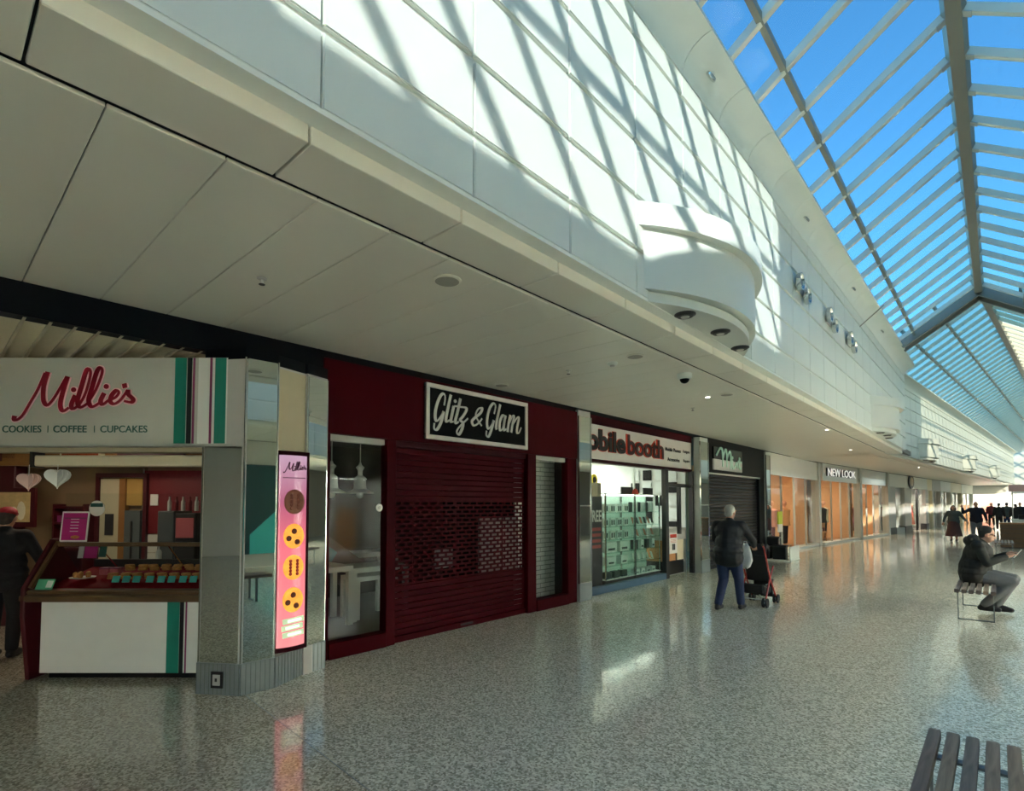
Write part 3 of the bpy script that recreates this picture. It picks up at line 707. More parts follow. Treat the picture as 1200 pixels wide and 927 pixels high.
for k in range(3):
    MB().obox(Matrix.Translation((0.01*(1-k%2),-0.042,0.285-0.062*k)) @ Matrix.Rotation(RAD(-4),4,'Y'), 0.20, 0.010, 0.048).build('caption_band', mat('caption_green',(168,190,150),0.5,emit=0.28), scr)
    MB().obox(Matrix.Translation((0.02*(1-k%2),-0.047,0.285-0.062*k)) @ Matrix.Rotation(RAD(-4),4,'Y'), 0.13, 0.006, 0.022).build('caption_print', mat('caption_white',(246,244,226),0.5,emit=0.4), scr)
# ------------------------------------------------------------------ rooms behind the shopfronts
def room(tag, F, x0, x1, depth, zc, wm, fm, cm_, y0=0.1):
    def S_(n, m, *b): prop(MB().box(*b).build(n, m, M=F), kind='structure')
    S_('wall_back_' + tag, wm, x0, x1, depth, depth+0.1, 0, zc+0.1)
    S_('wall_left_' + tag, wm, x0-0.04, x0, y0, depth, 0, zc+0.1)
    S_('wall_right_' + tag, wm, x1, x1+0.04, y0, depth, 0, zc+0.1)
    S_('ceiling_' + tag, cm_, x0, x1, y0, depth, zc, zc+0.06)
    S_('floor_' + tag, fm, x0, x1, y0, depth, 0.0, 0.006)
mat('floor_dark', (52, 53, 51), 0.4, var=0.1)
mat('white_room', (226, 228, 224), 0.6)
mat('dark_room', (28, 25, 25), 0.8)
mat('tan_room', (214, 172, 128), 0.6, var=0.08)
mat('tan_floor', (170, 128, 84), 0.35, var=0.15)

def T(name, F, x, y, z, label, cat, group=None): return empty(name, F @ Matrix.Translation((x, y, z)), label, cat, group)

# ------------------------------------------------------------------ maroon shop with roller shutter
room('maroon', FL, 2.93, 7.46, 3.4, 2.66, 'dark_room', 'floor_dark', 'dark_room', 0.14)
sf = T('shopfront', FL, 2.86, 0, 0, 'maroon painted shopfront frame around the closed roller shutter', 'shopfront')
X_ = Matrix.Translation((-2.86, 0, 0))
def P_(mb, name, m, par=None, bev=0.006, M=X_): return mb.build(name, m, par or sf, bevel=bev, M=M)
P_(MB().box(2.86, 5.05, -0.05, 0.12, 2.40, 3.20), 'fascia_panel', 'maroon')
P_(MB().box(5.053, 7.47, -0.05, 0.12, 2.40, 3.20), 'fascia_panel', 'maroon')
for a, b in ((3.67,3.80),(6.20,6.40),(7.22,7.47)): P_(MB().box(a, b, -0.03, 0.10, 0.0, 2.40), 'post', 'maroon')
P_(MB().box(2.86, 2.95, -0.03, 0.10, 0, 2.40), 'post', 'maroon')
for a, b in ((2.95,3.67),(6.40,7.22)):
    P_(MB().box(a, b, -0.05, 0.10, 0.0, 0.17), 'sill', 'maroon')
    P_(MB().box(a, b, 0.02, 0.10, 2.33, 2.40), 'head_rail', 'grey_metal')
    P_(MB().box(a, b, 0.03, 0.04, 0.17, 2.33), 'window_pane', 'shop_glass', bev=0)
st = T('round_sticker', FL, 3.60, 0.022, 1.60, 'small round white sticker on the maroon shop window', 'sticker')
MB().lathe([(0.045,0),(0.045,0.004)], n=20, M=Matrix.Rotation(RAD(90),4,'X')).build('disc', 'paper', st)
MB().lathe([(0.02,0.003),(0.02,0.007)], n=16, M=Matrix.Rotation(RAD(90),4,'X')).build('emblem', 'pale_grey', st)

gsn = T('shop_sign', FL, 4.18, -0.06, 2.45, 'black sign with pale frame and brush script on the maroon fascia', 'shop sign')
MB().box(0, 1.93, -0.03, 0.0, 0, 0.70).build('panel', 'black_gloss', gsn)
for a in ((0,1.93,0,0.055),(0,1.93,0.645,0.70),(0,0.055,0.055,0.645),(1.875,1.93,0.055,0.645)):
    MB().box(a[0], a[1], -0.05, -0.0, a[2], a[3]).build('frame_bar', 'pale_grey', gsn, bevel=0.004)
GL = [[(240,280),(250,200),(232,165),(200,190),(165,270),(147,360),(155,430),(185,420),(235,340)], [(235,340),(210,440),(170,515),(138,510),(140,455)],
      [(310,175),(285,280),(260,400),(265,440),(295,425)], [(340,285),(315,400),(310,440),(338,438)], [(355,237)],
      [(410,210),(380,340),(357,430),(368,455),(392,438)], [(345,285),(410,292),(475,308),(440,380),(408,422),(438,452),(428,510),(395,565),(372,540),(400,490),(490,405)],
      [(636,478),(600,430),(572,370),(600,310),(640,302),(622,350),(560,400),(532,435),(552,475),(600,452),(640,405)],
      [(770,355),(785,280),(765,250),(730,285),(702,360),(692,450),(706,505),(738,475),(765,420)], [(765,420),(745,500),(712,580),(686,572),(688,525)],
      [(835,260),(810,370),(790,480),(797,512)], [(890,385),(862,370),(830,440),(830,515),(858,505),(888,400)], [(893,370),(875,465),(876,520),(902,505)],
      [(945,365),(925,460),(915,535)], [(925,470),(968,378),(985,385),(967,470),(955,540)], [(967,470),(1020,392),(1038,400),(1020,490),(1018,540),(1040,542),(1065,490)]]
def gq(p):
    fx = (p[0]-50)/1082.0; top = 55 + 190*fx; bot = 605 + 110*fx
    return (1.93*fx/(1.17-0.17*fx), 0.70*(1-(p[1]-top)/(bot-top)))
GS = [[gq(p) for p in s] for s in GL]
for i, (a, b, nm) in enumerate(((0,7,'script_word'),(7,8,'ampersand'),(8,16,'script_word'))):
    strokes(GS[a:b], 0.042, 0.022, y=-0.03, depth=0.008).build(nm, 'pale_grey', gsn)

# roller shutter: ribs, then a perforated band, then plain
rs = T('roller_shutter', FL, 3.80, 0.05, 0, 'closed maroon roller shutter with a perforated band under the black sign', 'shutter')
sl_ = MB().extr([(0,0.003),(-0.003,0.006),(-0.003,0.068),(0,0.072),(0.006,0.072),(0.006,0.003)], 0.0, 2.40).mesh('slat'); sl_.materials.append(MATS['maroon'])
for k in range(10): obj('slat', sl_, 'maroon', rs, M=Matrix.Translation((0, 0, 1.665+0.0735*k)))
for k in range(8): obj('slat', sl_, 'maroon', rs, M=Matrix.Translation((0, 0, 0.075+0.0735*k)))
pm = MB()
z = 0.665; row = 0
while z < 1.66:
    pm.box(0, 2.4, -0.008, 0.0, z, z+0.026)
    off = 0.0 if row % 2 else 0.07
    x = off
    while x < 2.4:
        pm.box(max(0, x-0.018), min(2.4, x+0.018), -0.008, 0.0, z+0.026, z+0.0555); x += 0.14
    z += 0.0555; row += 1
pm.box(0, 2.4, -0.008, 0.0, z, z+0.012)
for x in (0.0, 0.30, 1.0, 1.9): pm.box(x, x+0.02, -0.0085, 0.0, 0.665, 1.665)
MB().box(1.55, 2.38, 0.10, 0.13, 0.66, 1.45).build('slot_reflection_board', mat('backing_grey', (128,120,116), 0.6), rs)  # pale boards added to imitate light reflected in the slots
MB().box(0.75, 1.05, 0.10, 0.13, 0.80, 1.05).build('slot_reflection_board', 'backing_grey', rs)
prop(pm.build('perforated_band', 'maroon', rs), kind='stuff')
MB().box(0, 2.4, -0.03, 0.03, 0.0, 0.075).build('bottom_rail', 'maroon', rs, bevel=0.005)
MB().box(1.08, 1.30, -0.038, -0.028, 0.03, 0.055).build('lock_slot', 'black', rs)
MB().box(0, 2.4, -0.04, 0.04, 2.33, 2.40).build('guide_head', 'maroon_dark', rs)

def table(label, x, y, w, d, h, leg):
    t = T('white_table', FL, x, y, 0.006, label, 'table', 'white tables behind the maroon window')
    MB().box(0, w, 0, d, h-leg, h).build('table_top', 'white_paint', t, bevel=0.003)
    lm = MB().box(0, leg, 0, leg, 0, h-leg).mesh('leg'); lm.materials.append(MATS['white_paint'])
    for a in (0, w-leg):
        for b in (0, d-leg): obj('leg', lm, 'white_paint', t, M=Matrix.Translation((a, b, 0)))
table('tallest white table at the left of the maroon shop window', 2.98, 1.25, 1.05, 0.9, 0.80, 0.075)
table('middle white table of the nest behind the maroon shop window', 4.08, 1.35, 0.95, 0.6, 0.74, 0.07)
table('smallest white table tucked under the middle one of the nest', 4.18, 1.42, 0.66, 0.42, 0.60, 0.065)
table('long white table at the back of the maroon shop', 3.4, 2.4, 2.2, 0.5, 0.84, 0.08)
def pendant(label, x, y):
    p = T('pendant_lamp', FL, x, y, 2.66, label, 'lamp', 'enamel pendant lamps')
    MB().tube([(0,0,0),(0,0,-0.52)], 0.006, 6).build('cord', 'pale_grey', p)
    MB().lathe([(0.012,-0.50),(0.02,-0.53),(0.055,-0.56),(0.03,-0.60),(0.03,-0.66),(0.07,-0.69),(0.075,-0.80),(0.08,-0.83),(0.17,-0.875),(0.168,-0.885),(0.07,-0.86)], n=24).build('lamp_shade', 'pale_grey', p, smooth=30)
    MB().ell((0,0,-0.90), (0.045,0.045,0.05), 12).build('bulb', 'paper', p, smooth=True)
pendant('white enamel pendant lamp at the left edge of the maroon shop window', 3.33, 0.62)
pendant('white enamel pendant lamp in the middle of the maroon shop window', 3.72, 0.62)
pn = T('stored_panel', FL, 3.55, 2.2, 0.62, 'dark printed board leaning inside the maroon shop', 'board')
MB().obox(Matrix.Translation((0.6,0,0.25)) @ Matrix.Rotation(RAD(35),4,'Y'), 1.3, 0.03, 0.5).build('board', mat('dark_print', (54,50,60), 0.5, var=0.5, vscale=5), pn)
MB().obox(Matrix.Translation((0.55,-0.03,0.25)) @ Matrix.Rotation(RAD(35),4,'Y'), 0.3, 0.02, 0.3).build('patch', mat('dull_teal', (36,92,104), 0.5), pn)
rk = T('wire_rack', FL, 3.3, 3.0, 0.02, 'tall grey wire rack at the back of the maroon shop', 'rack')
for k in range(6): MB().tube([(0.09*k,0,0),(0.09*k,0,1.75)], 0.008, 6).build('upright', 'pale_grey', rk)
for k in range(5): MB().tube([(0,0,0.35*k+0.2),(0.45,0,0.35*k+0.2)], 0.006, 6).build('rail', 'pale_grey', rk)
# brick patterned board behind the right-hand window
m = bpy.data.materials.new('white_brick'); m.use_nodes = True
N = m.node_tree.nodes; L = m.node_tree.links; P = N['Principled BSDF']
tc = N.new('ShaderNodeTexCoord'); mpn = N.new('ShaderNodeMapping'); mpn.inputs['Rotation'].default_value = (RAD(90),0,0)
bt = N.new('ShaderNodeTexBrick'); bt.inputs['Scale'].default_value = 1; bt.inputs['Brick Width'].default_value = 0.26; bt.inputs['Row Height'].default_value = 0.075
bt.inputs['Mortar Size'].default_value = 0.006; bt.inputs['Color1'].default_value = lin((196,198,192)); bt.inputs['Color2'].default_value = lin((176,178,172)); bt.inputs['Mortar'].default_value = lin((96,98,96))
L.new(tc.outputs['Object'], mpn.inputs[0]); L.new(mpn.outputs[0], bt.inputs['Vector']); L.new(bt.outputs['Color'], P.inputs['Base Color'])
bp = N.new('ShaderNodeBump'); bp.inputs['Strength'].default_value = 0.6; bp.invert = True; L.new(bt.outputs['Fac'], bp.inputs['Height']); L.new(bp.outputs[0], P.inputs['Normal'])
MATS['white_brick'] = m
bb = T('brick_board', FL, 6.40, 0.42, 0.01, 'white brick patterned board behind the right window of the maroon shop', 'board')
MB().box(0.0, 1.04, 0, 0.03, 0, 2.6).build('brick_print', 'white_brick', bb)
MB().box(-0.02, 0.14, -0.03, -0.002, 0, 2.0).build('edge_post', 'pale_grey', bb)
MB().box(0.05, 0.16, -0.10, -0.03, 1.95, 2.22).build('switch_box', 'pale_grey', bb, bevel=0.02)

# ------------------------------------------------------------------ flat mirrored pilasters
def pilaster(F, x0, x1, label, z1=3.14):
    p = T('mirrored_pilaster', F, (x0+x1)/2, 0, 0, label, 'pilaster', 'mirrored pilasters'); w = (x1-x0)/2
    MB().box(-w, w, -0.055, 0.10, 0.0, z1+0.1).build('core', 'grey_metal', p)
    MB().box(-w-0.005, w+0.005, -0.075, -0.055, 0.0, 0.30).build('base', 'steel', p, bevel=0.004)
    MB().box(-w+0.02, w-0.02, -0.065, -0.055, 0.31, 1.60).build('mirror_panel', 'mirror', p)
    MB().box(-w+0.02, w-0.02, -0.065, -0.055, 1.62, z1).build('mirror_panel', 'mirror', p)
    for a in (-w, w): MB().box(a-0.01, a+0.01, -0.075, -0.05, 0.30, z1).build('edge_trim', 'chrome', p)
pilaster(FL, 7.49, 7.85, 'mirrored pilaster between the maroon shop and the phone shop')
pilaster(FL, 12.50, 12.98, 'mirrored pilaster between the phone shop and the dark shuttered shop')
pilaster(FL, 17.42, 17.80, 'mirrored pilaster between the dark shuttered shop and the clothes shop')

# ------------------------------------------------------------------ phone shop
room('phone', FL, 7.90, 12.46, 4.2, 2.75, 'white_room', 'pale_grey', 'white_room', 0.3)
ps = T('shop_sign', FL, 7.5, 0.15, 2.46, 'pale grey sign box with bold red and black lettering over the phone shop', 'shop sign')
MB().box(0.3, 4.98, 0.0, 0.15, 0, 0.64).build('panel', mat('sign_grey', (196,196,190), 0.35), ps)
MB().box(0.3, 4.98, -0.02, 0.15, 0.64, 0.80).build('top_trim', 'maroon_dark', ps)
MB().box(0.3, 4.98, -0.02, 0.15, -0.06, 0.0).build('bottom_trim', 'maroon_dark', ps)
def letters(s, m, par, x, z, w, h, y=0.0, depth=0.01, bold=0.0):
    o = text(s, m, par, x, z, w, h, y, depth, bold, 'letter')
    bm = bmesh.new(); bm.from_mesh(o.data); bm.verts.ensure_lookup_table()
    seen = set(); comps = []
    for v in bm.verts:
        if v.index in seen: continue
        st = [v]; comp = []; seen.add(v.index)
        while st:
            q = st.pop(); comp.append(q.index)
            for e in q.link_edges:
                w_ = e.other_vert(q)
                if w_.index not in seen: seen.add(w_.index); st.append(w_)
        comps.append(set(comp))
    me = o.data
    # pieces that sit above one another (i and its dot) stay one letter
    rng = [(min(me.vertices[i].co.x for i in c), max(me.vertices[i].co.x for i in c)) for c in comps]
    order = sorted(range(len(comps)), key=lambda i: rng[i][0]); groups = []
    for i in order:
        if groups and (rng[i][0]+rng[i][1])/2 < groups[-1][1]: groups[-1][0].update(comps[i]); groups[-1][1] = max(groups[-1][1], rng[i][1])
        else: groups.append([set(comps[i]), rng[i][1]])
    for g, _ in groups:
        idx = {v: k for k, v in enumerate(sorted(g))}
        n = bpy.data.meshes.new('letter')
        n.from_pydata([me.vertices[i].co[:] for i in sorted(g)], [], [tuple(idx[i] for i in p.vertices) for p in me.polygons if p.vertices[0] in idx])
        n.materials.append(MATS[m] if isinstance(m, str) else m)
        obj('letter', n, m, par)
    bm.free(); bpy.data.objects.remove(o)
letters('mobile', 'orange_red', ps, 0.03, 0.15, 1.85, 0.42, depth=0.016, bold=0.055)
letters('mobile', 'black', ps, 0.0+0.02, 0.16, 1.84, 0.40, depth=0.03, bold=0.035)
letters('booth', 'orange_red', ps, 1.91, 0.15, 1.60, 0.42, depth=0.016, bold=0.06)
letters('booth', mat('letter_wine', (52,10,10), 0.4), ps, 1.95, 0.16, 1.55, 0.40, depth=0.03, bold=0.02)
for s_, x, z, w in (('Mobile Phones',3.62,0.36,0.78),('Gadgets',4.52,0.36,0.36),('Accessories',3.72,0.14,0.62),('Repairs',4.54,0.14,0.34)):
    text(s_, 'charcoal', ps, x, z, w, 0.085, depth=0.006, bold=0.02, name='small_lettering')['kind'] = 'stuff'
pf_ = T('shopfront', FL, 7.86, 0.12, 0, 'grey framed glass shopfront of the phone shop with blue base', 'shopfront')
MB().box(0.0, 3.16, -0.02, 0.10, 0, 0.13).build('base', 'blue_base', pf_, bevel=0.005)
for a, b in ((3.16,3.30),(4.55,4.64),(0.0,0.05)): MB().box(a, b, -0.02, 0.08, 0, 2.42).build('mullion', 'charcoal', pf_)
for a, b in ((3.30,4.55),): MB().box(a, b, -0.01, 0.06, 2.02, 2.10).build('transom', 'charcoal', pf_)
MB().box(0.05, 3.16, 0.02, 0.032, 0.13, 2.42).build('window_pane', 'shop_glass', pf_)
MB().box(3.30, 4.55, 0.02, 0.03, 2.10, 2.42).build('window_pane', 'shop_glass', pf_)
MB().box(3.86, 3.95, -0.01, 0.06, 0.95, 2.02).build('door_stile', 'charcoal', pf_)
pd = T('till_counter', FL, 11.45, 0.34, 0, 'white topped counter with black base and wooden side in the phone shop doorway', 'counter')
MB().box(0.0, 0.95, 0, 0.5, 0.0, 0.32).build('base', 'black', pd)
MB().box(0.0, 0.52, 0, 0.5, 0.32, 0.80).build('side_board', 'tan', pd)
MB().box(0.62, 0.95, 0, 0.5, 0.32, 0.80).build('side_board', 'cream', pd)
MB().box(0.52, 0.62, 0.02, 0.5, 0.32, 0.80).build('dark_gap', 'black', pd)
MB().box(-0.03, 0.98, -0.06, 0.55, 0.80, 1.08).build('counter_top', 'pale_grey', pd, bevel=0.01)
po = T('poster', FL, 11.50, 0.26, 0.50, 'white poster with orange heading taped to the phone shop counter', 'poster')
MB().box(0, 0.40, 0, 0.008, 0, 0.48).build('sheet', 'paper', po)
MB().box(0.04, 0.36, -0.004, 0, 0.36, 0.44).build('heading', 'orange_red', po)
MB().box(0.14, 0.20, -0.004, 0, 0.08, 0.22).build('phone_picture', 'box_dark', po)
MB().box(0.22, 0.28, -0.004, 0, 0.08, 0.22).build('phone_picture', 'black', po)
for k in range(3): MB().box(0.06, 0.34, -0.004, 0, 0.25+0.03*k, 0.262+0.03*k).build('text_line', 'garment_rose', po)

def cabinet(label, x0, x1):
    c = T('glass_cabinet', FL, x0, 0.42, 0.13, label, 'cabinet', 'glass cabinets'); w = x1-x0
    MB().box(0, w, 0.02, 0.345, -0.124, 0.0).build('plinth', 'charcoal', c)
    for a in (0, w-0.025):
        for b in (0, 0.34): MB().box(a, a+0.025, b, b+0.025, 0, 1.72).build('upright', 'chrome', c)
    for z in (0.0, 0.26, 0.52, 0.78, 1.04, 1.32, 1.70): MB().box(0, w, 0, 0.365, z, z+0.014).build('glass_shelf', 'shelf_white' if z in (0.0, 1.70) else 'cabinet_glass', c)
    MB().box(0.025, w-0.025, 0.0, 0.006, 0.014, 1.70).build('front_glass', 'cabinet_glass', c)
    MB().box(0.025, w-0.025, 0.355, 0.365, 0.014, 1.70).build('back_panel', mat('mint_white', (206,226,218), 0.4), c)
    l = MB().box(0.04, w-0.04, 0.15, 0.2, 1.68, 1.698).build('lamp_strip', 'lamp_white', c)
cabinet('left glass cabinet full of boxed accessories in the phone shop window', 9.08, 10.23)
cabinet('right glass cabinet with phones on stands in the phone shop window', 10.25, 11.38)
bxm = {}
for nm, m, w, h, d in (('white','box_white',0.085,0.17,0.05),('dark','box_dark',0.085,0.17,0.05)):
    bxm[nm] = MB().box(-w/2, w/2, 0, d, 0, h).mesh('accessory_box', 0.003); bxm[nm].materials.append(MATS[m])
prn = MB().box(-0.022, 0.022, -0.003, 0, 0.03, 0.13).mesh('print'); prn.materials.append(MATS['box_dark'])
rows_ = {1.32: 'top shelf', 1.04: 'second shelf', 0.78: 'third shelf'}
for z, nm in rows_.items():
    for k in range(8):
        o = obj('accessory_box', bxm['white'], 'box_white', M=FL @ Matrix.Translation((9.18+0.132*k, 0.50+0.03*(k % 2), 0.13+z+0.0145)))
        obj('print', prn, 'box_dark', o)
        prop(o, 'white accessory box on the %s of the left cabinet, %s from the left' % (nm, ORD[k]), 'box', 'boxes on the ' + nm + ' of the left cabinet')
for z, n, nm in ((1.32, 9, 'top shelf'),):
    for k in range(n):
        o = obj('accessory_box', bxm['white' if k % 3 else 'dark'], 'box_white', M=FL @ Matrix.Translation((10.33+0.118*k, 0.56, 0.13+z+0.0145)) @ Matrix.Diagonal((1,1,1.25,1)))
        prop(o, 'tall narrow packet on the top shelf of the right cabinet, %s from the left' % ORD[k], 'box', 'packets on the top shelf of the right cabinet')
def phone(x, z, i, m, lab, grp):
    o = empty('phone_on_stand', FL @ Matrix.Translation((x, 0.52, 0.13+z+0.0145)), lab, 'phone', grp)
    MB().obox(Matrix.Translation((0,0.035,0.095)) @ Matrix.Rotation(RAD(-25),4,'X') @ Matrix.Rotation(RAD(14),4,'Y'), 0.075, 0.010, 0.15).build('handset', m, o)
    MB().box(-0.04, 0.04, 0.0, 0.09, 0, 0.012).build('stand', 'shelf_white', o)
for k in range(6): phone(10.38+0.17*k, 1.04, k, 'box_dark' if k % 2 else 'garment_rose', 'phone leaning on a white stand, second shelf of the right cabinet, %s from the left' % ORD[k], 'phones on the second shelf')
for k in range(6): phone(10.38+0.17*k, 0.78, k, 'garment_rose' if k % 2 else 'box_white', 'phone leaning on a white stand, third shelf of the right cabinet, %s from the left' % ORD[k], 'phones on the third shelf')
for k in range(5): phone(10.40+0.2*k, 0.26, k, 'box_white', 'phone leaning on a white stand, fifth shelf of the right cabinet, %s from the left' % ORD[k], 'phones on the fifth shelf')
def carton(x, z, w, h, lab, grp, m='box_white', win=True):
    o = empty('product_carton', FL @ Matrix.Translation((x, 0.48, 0.13+z+0.0145)), lab, 'box', grp)
    MB().box(0, w, 0, 0.12, 0, h).build('carton_body', m, o, bevel=0.004)
    if win: MB().box(w*0.2, w*0.8, -0.003, 0, h*0.2, h*0.4).build('print', 'box_dark', o)
for k, (x, w) in enumerate(((9.18,0.42),(9.72,0.36))):
    carton(x, 0.52, w, 0.21, ('large','smaller')[k] + ' white product carton on the fourth shelf of the left cabinet', 'product cartons')
    carton(x+0.04, 0.26, w-0.1, 0.17, ('large','smaller')[k] + ' white product carton on the fifth shelf of the left cabinet', 'product cartons')
for k in range(4): carton(10.34+0.25*k, 0.52, 0.13, 0.20, 'slim tablet case on the fourth shelf of the right cabinet, %s from the left' % ORD[k], 'tablet cases', 'box_white' if k % 2 else 'box_dark')
for k in range(4): carton(10.36+0.24*k, 0.0, 0.17, 0.10, 'low white handset box on the bottom shelf of the right cabinet, %s from the left' % ORD[k], 'handset boxes')
for k in range(3): carton(9.2+0.3*k, 0.0, 0.2, 0.13, 'dark box on the bottom shelf of the left cabinet, %s from the left' % ORD[k], 'dark boxes', 'box_dark', False)

bn = T('pull_up_banner', FL, 8.40, 0.36, 0, 'black pull-up banner with grey and red print in the phone shop window', 'banner')
MB().box(0, 0.46, 0, 0.02, 0.05, 1.78).build('sheet', mat('banner_dark', (52,50,52), 0.5), bn)
MB().box(-0.02, 0.48, -0.05, 0.07, 0.0, 0.06).build('foot', 'charcoal', bn)
letters('FREE', 'pale_grey', bn, 0.03, 1.30, 0.40, 0.22, y=-0.001, depth=0.004, bold=0.02)
for k in range(4): MB().box(0.05, 0.41, -0.004, 0.0, 0.80+0.11*k, 0.86+0.11*k).build('print_line', mat('dull_red', (150,62,58), 0.5), bn)
tp = T('timber_post', FL, 8.93, 0.5, 0.006, 'pale timber post behind the phone shop banner', 'post')
MB().box(0, 0.12, 0.0, 0.35, 0.0, 2.05).build('post', mat('timber_pale', (156,146,118), 0.6, var=0.1), tp)
lb = T('light_box', FL, 9.05, 1.1, 1.95, 'lit yellow-white light box sign with round emblem inside the phone shop', 'light box')
MB().box(0.48, 0.52, 0.02, 0.06, 0.40, 0.77).build('hanger', 'charcoal', lb); MB().box(0, 1.0, 0, 0.08, 0, 0.40).build('box', mat('lightbox', (250,244,200), 0.5, var=0, emit=1.4), lb)
MB().lathe([(0.13,0),(0.13,0.01),(0.09,0.012)], n=20, M=Matrix.Translation((0.66,0,0.2)) @ Matrix.Rotation(RAD(90),4,'X')).build('emblem', 'yellow', lb)
MB().lathe([(0.07,0.012),(0.07,0.02)], n=20, M=Matrix.Translation((0.66,0,0.2)) @ Matrix.Rotation(RAD(90),4,'X')).build('emblem_centre', 'charcoal', lb)
for k, (x, y, lab) in enumerate(((9.3,2.5,'long ceiling light nearest the phone shop window'),(10.6,3.4,'long ceiling light deeper in the phone shop'),(11.6,2.9,'long ceiling light over the phone shop doorway'))):
    cl = T('ceiling_light', FL, x, y, 2.74, lab, 'lamp', 'phone shop ceiling lights')
    MB().box(-0.6, 0.6, -0.15, 0.15, -0.02, 0.0).build('frame', 'pale_grey', cl)
    MB().box(-0.57, 0.57, -0.12, 0.12, -0.03, -0.018).build('diffuser', 'lamp_white', cl)
    area('lamp_light', cl, 0, 0, -0.05, 1.5, 1.1, 9, (0.95,1,0.97))
# stock on the far wall of the phone shop
for r in range(5):
    for k in range(4):
        o = MB().box(0, 0.05, 0, 0.22, 0, 0.26).build('wall_packet', 'box_white' if (r+k) % 3 else 'garment_black', M=FL @ Matrix.Translation((12.40, 0.5+0.34*k, 0.95+0.32*r)), bevel=0.004)
        prop(o, '%s packet, %s row of the phone shop side wall, %s from the glass' % ('white' if (r+k) % 3 else 'black', ('lowest','second lowest','middle','second highest','top')[r], ORD[k]), 'packet', 'packets on the phone shop wall')
rd = T('red_box', FL, 11.1, 0.9, 1.86, 'red round sign on a dark screen above the right glass cabinet', 'sign')
MB().lathe([(0.13,0),(0.13,0.02)], n=20, M=Matrix.Rotation(RAD(90),4,'X')).build('disc', 'orange_red', rd)
MB().box(-0.55, -0.05, 0.02, 0.05, -0.16, 0.16).build('screen', 'charcoal', rd)
MB().box(0.45, 0.9, 0.02, 0.05, -0.16, 0.16).build('screen', 'charcoal', rd)
MB().box(-0.02, 0.02, 0.0, 0.05, -0.2, 0.9).build('hanger', 'shelf_white', rd)

# ------------------------------------------------------------------ dark shuttered shop
df = T('shopfront', FL, 13.0, 0, 0, 'black fascia and frame of the closed dark shop', 'shopfront')
MB().box(0, 4.40, -0.01, 0.12, 2.42, 3.27).build('fascia', mat('black_fascia', (9,9,11), 0.5, spec=0.2), df)
MB().box(0, 3.95, -0.03, 0.02, 2.38, 2.42).build('lower_trim', 'grey_metal', df)
MB().box(3.95, 4.40, 0.0, 0.2, 0, 2.42).build('side_panel', 'black_fascia', df)
MB().box(0, 0.06, -0.01, 0.2, 0, 2.42).build('side_panel', 'black_fascia', df)
dsn = T('shop_sign', FL, 13.35, -0.02, 2.50, 'glossy dark sign with pale green script on the black fascia', 'shop sign')
MB().box(0, 2.0, -0.04, 0, 0, 0.27).build('painted_reflection', 'pale_grey', dsn)  # pale half paints the lit wall's reflection into the glossy sign
MB().box(0, 2.0, -0.04, 0, 0.27, 0.58).build('upper_panel', mat('teal_black', (14,30,30), 0.15), dsn)
MI = [[(215,350),(255,250),(290,190),(325,230),(335,400),(335,560)], [(335,420),(385,205),(412,300),(412,560)], [(412,420),(465,235),(495,320),(485,590)],
      [(525,400),(520,480),(540,575),(585,500),(612,440),(628,560)], [(525,350)], [(680,320),(668,470),(680,560),(712,540)], [(640,408),(722,418)]]
strokes([[((p[0]-175)/565*2.0, 0.58-(p[1]-180)/440*0.56) for p in s] for s in MI], 0.085, 0.05, y=-0.04, depth=0.02).build('script_lettering', mat('pale_green', (170,208,190), 0.4), dsn)
dsh = T('roller_shutter', FL, 13.06, 0.10, 0, 'closed dark grey roller shutter with horizontal ribs', 'shutter')
s2 = MB().extr([(0,0.004),(-0.022,0.02),(-0.022,0.062),(0,0.085),(0.006,0.085),(0.006,0.004)], 0, 3.89).mesh('slat'); s2.materials.append(MATS['shutter_dark'])
for k in range(27): obj('slat', s2, 'shutter_dark', dsh, M=Matrix.Translation((0, 0, 0.06+0.0865*k)))
MB().box(0, 3.89, -0.03, 0.03, 0, 0.06).build('bottom_rail', 'shutter_dark', dsh)

# ------------------------------------------------------------------ clothes shop in three bays
def tailor(F, x, y, label, top, bottom, h=1.72, group='shop mannequins', skinm='mannequin', dress=False, z=0.03):
    t = T('mannequin', F, x, y, z, label, 'mannequin', group); k = h/1.72
    b = MB().ell((0,0,1.62*k),(0.075,0.09,0.11),12).caps((0,0,1.40*k),(0,0,1.52*k),0.05,0.045)
    b.caps((-0.09,0,0.06),(-0.08,0,0.85*k),0.045,0.08).caps((0.09,0,0.06),(0.08,0,0.85*k),0.045,0.08)
    b.caps((-0.19,0,1.36*k),(-0.26,0.03,0.88*k),0.045,0.03).caps((0.19,0,1.36*k),(0.26,0.03,0.88*k),0.045,0.03)
    b.build('figure', skinm, t, smooth=60)
    if dress:
        MB().lathe([(0.11,1.42*k),(0.19,1.36*k),(0.16,1.15*k),(0.14,1.02*k),(0.20,0.80*k),(0.27,0.30*k),(0.25,0.28*k)], n=18).build('dress', top, t, smooth=60)
    else:
        MB().lathe([(0.09,1.44*k),(0.21,1.37*k),(0.19,1.15*k),(0.18,0.95*k),(0.21,0.78*k),(0.17,0.77*k)], n=18).build('top_garment', top, t, smooth=60)
        MB().caps((-0.09,0,0.14),(-0.085,0,0.82*k),0.075,0.11).caps((0.09,0,0.14),(0.085,0,0.82*k),0.075,0.11).build('trousers', bottom, t, smooth=60)
    MB().lathe([(0.2,0.0),(0.2,0.02),(0.19,0.03)], n=20).build('foot_plate', 'chrome', t)
